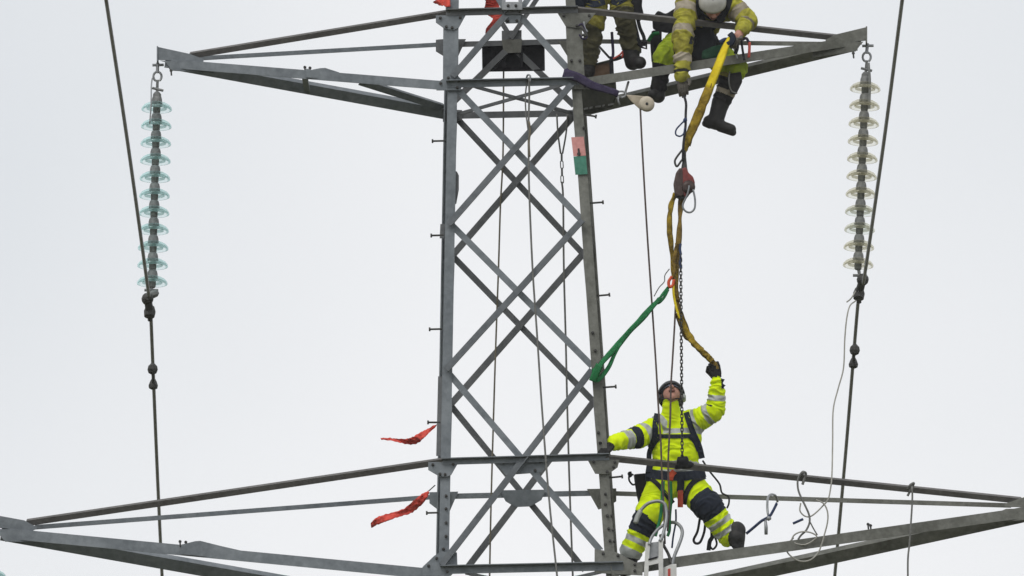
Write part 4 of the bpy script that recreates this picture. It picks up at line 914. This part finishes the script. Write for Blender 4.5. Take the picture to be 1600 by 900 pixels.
# ------------------------------------------------------------------ board, plates, flags
bd_ = empty('notice_board', P(802, 111, .66), 'black board seen from behind on the rear face of the tower', 'board')
Yb = B(802, 90).y + .05
bagmesh('panel', [(753, 71), (851, 69.5), (851.5, 110.5), (753.5, 112)], Yb, Yb + .012, 'mesh_black', bd_, .003)
for pts in ([(753, 70.5), (851, 69), (851, 71.5), (753, 73)], [(753, 109.5), (851, 108), (851, 110.8), (753, 112.3)]): bagmesh('rail', pts, Yb - .03, Yb - .002, 'black', bd_, .003)
for x in (786, 812): bagmesh('bracket', [(x, 66), (x + 5, 66), (x + 5, 106), (x, 106)], Yb - .045, Yb - .012, 'black', bd_, .003)
for nm, pts, mt, lb in (('marker_plate', [(892.5, 214.5), (912, 213.5), (915.5, 243), (896, 244)], 'tag_red', 'faded red marker plate on the right tower leg, above the green one'), ('marker_plate', [(896, 244.6), (915.5, 243.6), (918, 272), (899, 273)], 'tag_green', 'green marker plate on the right tower leg, below the red one')):
    o = plate(nm, pts, F, -.016, mt, None, th=.006); tag(o, lb, 'marker plate', 'marker plates on the leg')
    o.data.materials.append(M('black'))
    if mt == 'tag_red':
        v, f = join(lathe_geo([(.016, 0), (.014, .008)], F(904.5, 240.5, -.017), (0, -1, 0), 10), tube_geo([F(904, 232, -.02), F(904.5, 240, -.02)], .008, 6)); mk('fixing_bolt', v, f, 'dark_metal', o)
def flag(edge_a, edge_b, Y, mat, label, wob=.03, seed=0, tie=None):
    a, b_ = cat([Vector((x, y, 0)) for x, y in edge_a], 8), cat([Vector((x, y, 0)) for x, y in edge_b], 8); n = min(len(a), len(b_)); V, Fc = [], []; mcols = 7
    for sd_ in (0, 1):
        for i in range(n):
            for j in range(mcols):
                t = j / (mcols - 1); q = a[i].lerp(b_[i], t)
                rg = noise.noise(Vector((i * .33, t * 3.1, seed * 7))); q = q + Vector((0, (t - .5) * 3.2 * noise.noise(Vector((i * .45, seed * 3.7, 1 + (t > .5) * 5))), 0)); yy = Y + wob * math.sin(i * .16 + seed + t * 1.5) + wob * .9 * rg + sd_ * .004
                V.append(P(q.x, q.y, yy))
    k = n * mcols
    for sd_ in (0, k):
        for i in range(n - 1):
            for j in range(mcols - 1): Fc.append([sd_ + i * mcols + j, sd_ + i * mcols + j + 1, sd_ + (i + 1) * mcols + j + 1, sd_ + (i + 1) * mcols + j])
    rim = [j for j in range(mcols)] + [i * mcols + mcols - 1 for i in range(1, n)] + [(n - 1) * mcols + j for j in range(mcols - 2, -1, -1)] + [i * mcols for i in range(n - 2, 0, -1)]
    for p, q in zip(rim, rim[1:] + rim[:1]): Fc.append([p, q, q + k, p + k])
    v, f = fixn(V, Fc); root = empty('warning_flag', V[0], label, 'flag', 'red warning flags tied to the tower')
    mk('cloth', v, f, mat, root, True)
    if tie: tube('tie', [P(x, y, yy) for x, y, yy in tie], .005, 'rope_grey', root)
flag([(683, 662), (668, 670), (655, 677), (643, 683), (632, 686), (618, 685), (605, 684), (594, 684)], [(682, 666), (670, 677), (660, 687), (656, 691), (645, 695), (630, 693), (612, 689), (596, 687)], -.60, 'flag', 'red flag blowing left from the left leg above the lower arm', seed=1, tie=[(683, 664, -.60), (690, 658, -.60)])
flag([(669, 766), (655, 775), (643, 785), (630, 795), (612, 801), (597, 805), (586, 810), (579, 818)], [(671, 770), (664, 783), (652, 795), (640, 803), (622, 808), (606, 814), (592, 819), (580, 825)], -.62, 'flag', 'red flag drooping left from the left leg below the lower arm\'s top chord', seed=3, tie=[(670, 767, -.62), (680, 758, -.62)])
flag([(703, -4), (692, -3), (684, -1), (676, 3)], [(704, 11), (695, 10), (686, 8), (678, 5)], -.56, 'flag', 'red flag scrap at the top edge beside the left leg', .02, 2)
flag([(762, -6), (759, 2), (758, 8), (757, 13), (762, 24), (770, 30), (760, 44), (758, 52)], [(777, -6), (778, 2), (780, 9), (783, 15), (788, 20), (786, 28), (773, 44), (760, 54)], .0, 'flag', 'red flag hanging behind the front braces at the top centre', .02, 4)
# ------------------------------------------------------------------ hook ladder at the bottom right
hl = empty('hook_ladder', P(1030, 900, -.72), 'white hook ladder with grey tube hooks hung at the lower right chord', 'ladder')
YL = -.78
for pts in ([(1009, 847), (1016, 847), (1009, 965), (1002, 965)], [(1029, 843), (1036, 844), (1037, 965), (1029, 965)]): bagmesh('rail', pts, YL, YL + .05, 'white_paint', hl, .004)
bagmesh('back_plate', [(1016, 848), (1030, 846), (1030, 872), (1014, 874)], YL + .03, YL + .045, 'galv', hl, .002)
for y in (873, 935): bagmesh('rung', [(1009, y + 3), (1031, y - 2), (1031, y + 7), (1008, y + 12)], YL + .004, YL + .04, 'white_paint', hl, .003)
bagmesh('label_plate', [(1013, 873), (1028, 869), (1027, 872), (1013, 876)], YL - .004, YL + .003, 'black', hl, .001)
tube('hook_tube', [P(1031, 846, YL), P(1036, 835, YL + .02), P(1041, 812, YL + .05), P(1041, 798, YL + .08), P(1038, 787, YL + .09), P(1028, 783, YL + .10), P(1014, 786, YL + .11), P(1004, 794, YL + .12), P(998, 803, YL + .12), P(993, 815, YL + .12)], .0145, 'galv', hl, sides=9)
tube('hook_grip', [P(1001, 798, YL + .115), P(996, 808, YL + .118), P(993, 817, YL + .118)], .021, 'silver', hl, sides=9)
tube('hook_tube', [P(1014, 852, YL), P(1018, 840, YL + .02), P(1027, 828, YL + .04), P(1037, 820, YL + .06)], .013, 'galv', hl, sides=9)
h2 = empty('hook_ladder', P(1050, 900, -.70), 'white ladder rail with a red stripe and grey tube hook at the bottom edge', 'ladder')
YM = -.74
bagmesh('rail', [(1034, 888), (1048, 882), (1057, 881), (1058, 965), (1034, 965)], YM, YM + .05, 'white_paint', h2, .004)
bagmesh('red_stripe', [(1043.5, 889), (1047.5, 888), (1048, 965), (1043.5, 965)], YM - .004, YM + .001, 'red_buckle', h2, .001)
tube('hook_tube', [P(1050, 884, YM + .02), P(1054, 868, YM + .03), P(1062, 848, YM + .05), P(1066, 834, YM + .08), P(1064, 824, YM + .12), P(1056, 817, YM + .16), P(1046, 817, YM + .2), P(1038, 824, YM + .22)], .0145, 'galv', h2, sides=9)
tube('hook_tube', [P(1050, 882, YM + .02), P(1044, 865, YM + .04), P(1036, 850, YM + .06), P(1032, 836, YM + .1)], .013, 'dark_metal', h2, sides=9)
gr = empty('hanging_sling', P(1042, 750, -.6), 'two thin green slings hanging from the belt in front of the thigh', 'sling')
ribbon('webbing', [P(1036, 752, -.56), P(1035, 775, -.60), P(1033, 800, -.64), P(1029, 820, -.66), P(1024, 838, -.66)], lambda t: .034 - .008 * t, 'sling_green', gr, twist=.3); ribbon('webbing', [P(1047, 752, -.56), P(1048, 780, -.58), P(1046, 808, -.58), P(1046, 828, -.58), P(1043, 838, -.58)], lambda t: .034 - .010 * t, 'sling_green', gr, twist=-.2)

# ------------------------------------------------------------------ thin mist
hzv = [(x, y, z) for x in (-4300, 4300) for y in (-4300, 4300) for z in (-1.5, ZT + 2.5)]
hz = mk('haze', hzv, fixn(hzv, [[0, 1, 3, 2], [4, 6, 7, 5], [0, 4, 5, 1], [2, 3, 7, 6], [0, 2, 6, 4], [1, 5, 7, 3]])[1], 'black'); tag(hz, kind='stuff')
hm_ = bpy.data.materials.new('haze'); hm_.use_nodes = True; hm_.node_tree.nodes.clear()
ho = hm_.node_tree.nodes.new('ShaderNodeOutputMaterial'); hv = hm_.node_tree.nodes.new('ShaderNodeVolumePrincipled')
hv.inputs['Color'].default_value = (.95, .96, .98, 1); hv.inputs['Density'].default_value = .00016; hv.inputs['Anisotropy'].default_value = .2
hm_.node_tree.links.new(hv.outputs[0], ho.inputs['Volume']); hz.data.materials.clear(); hz.data.materials.append(hm_)
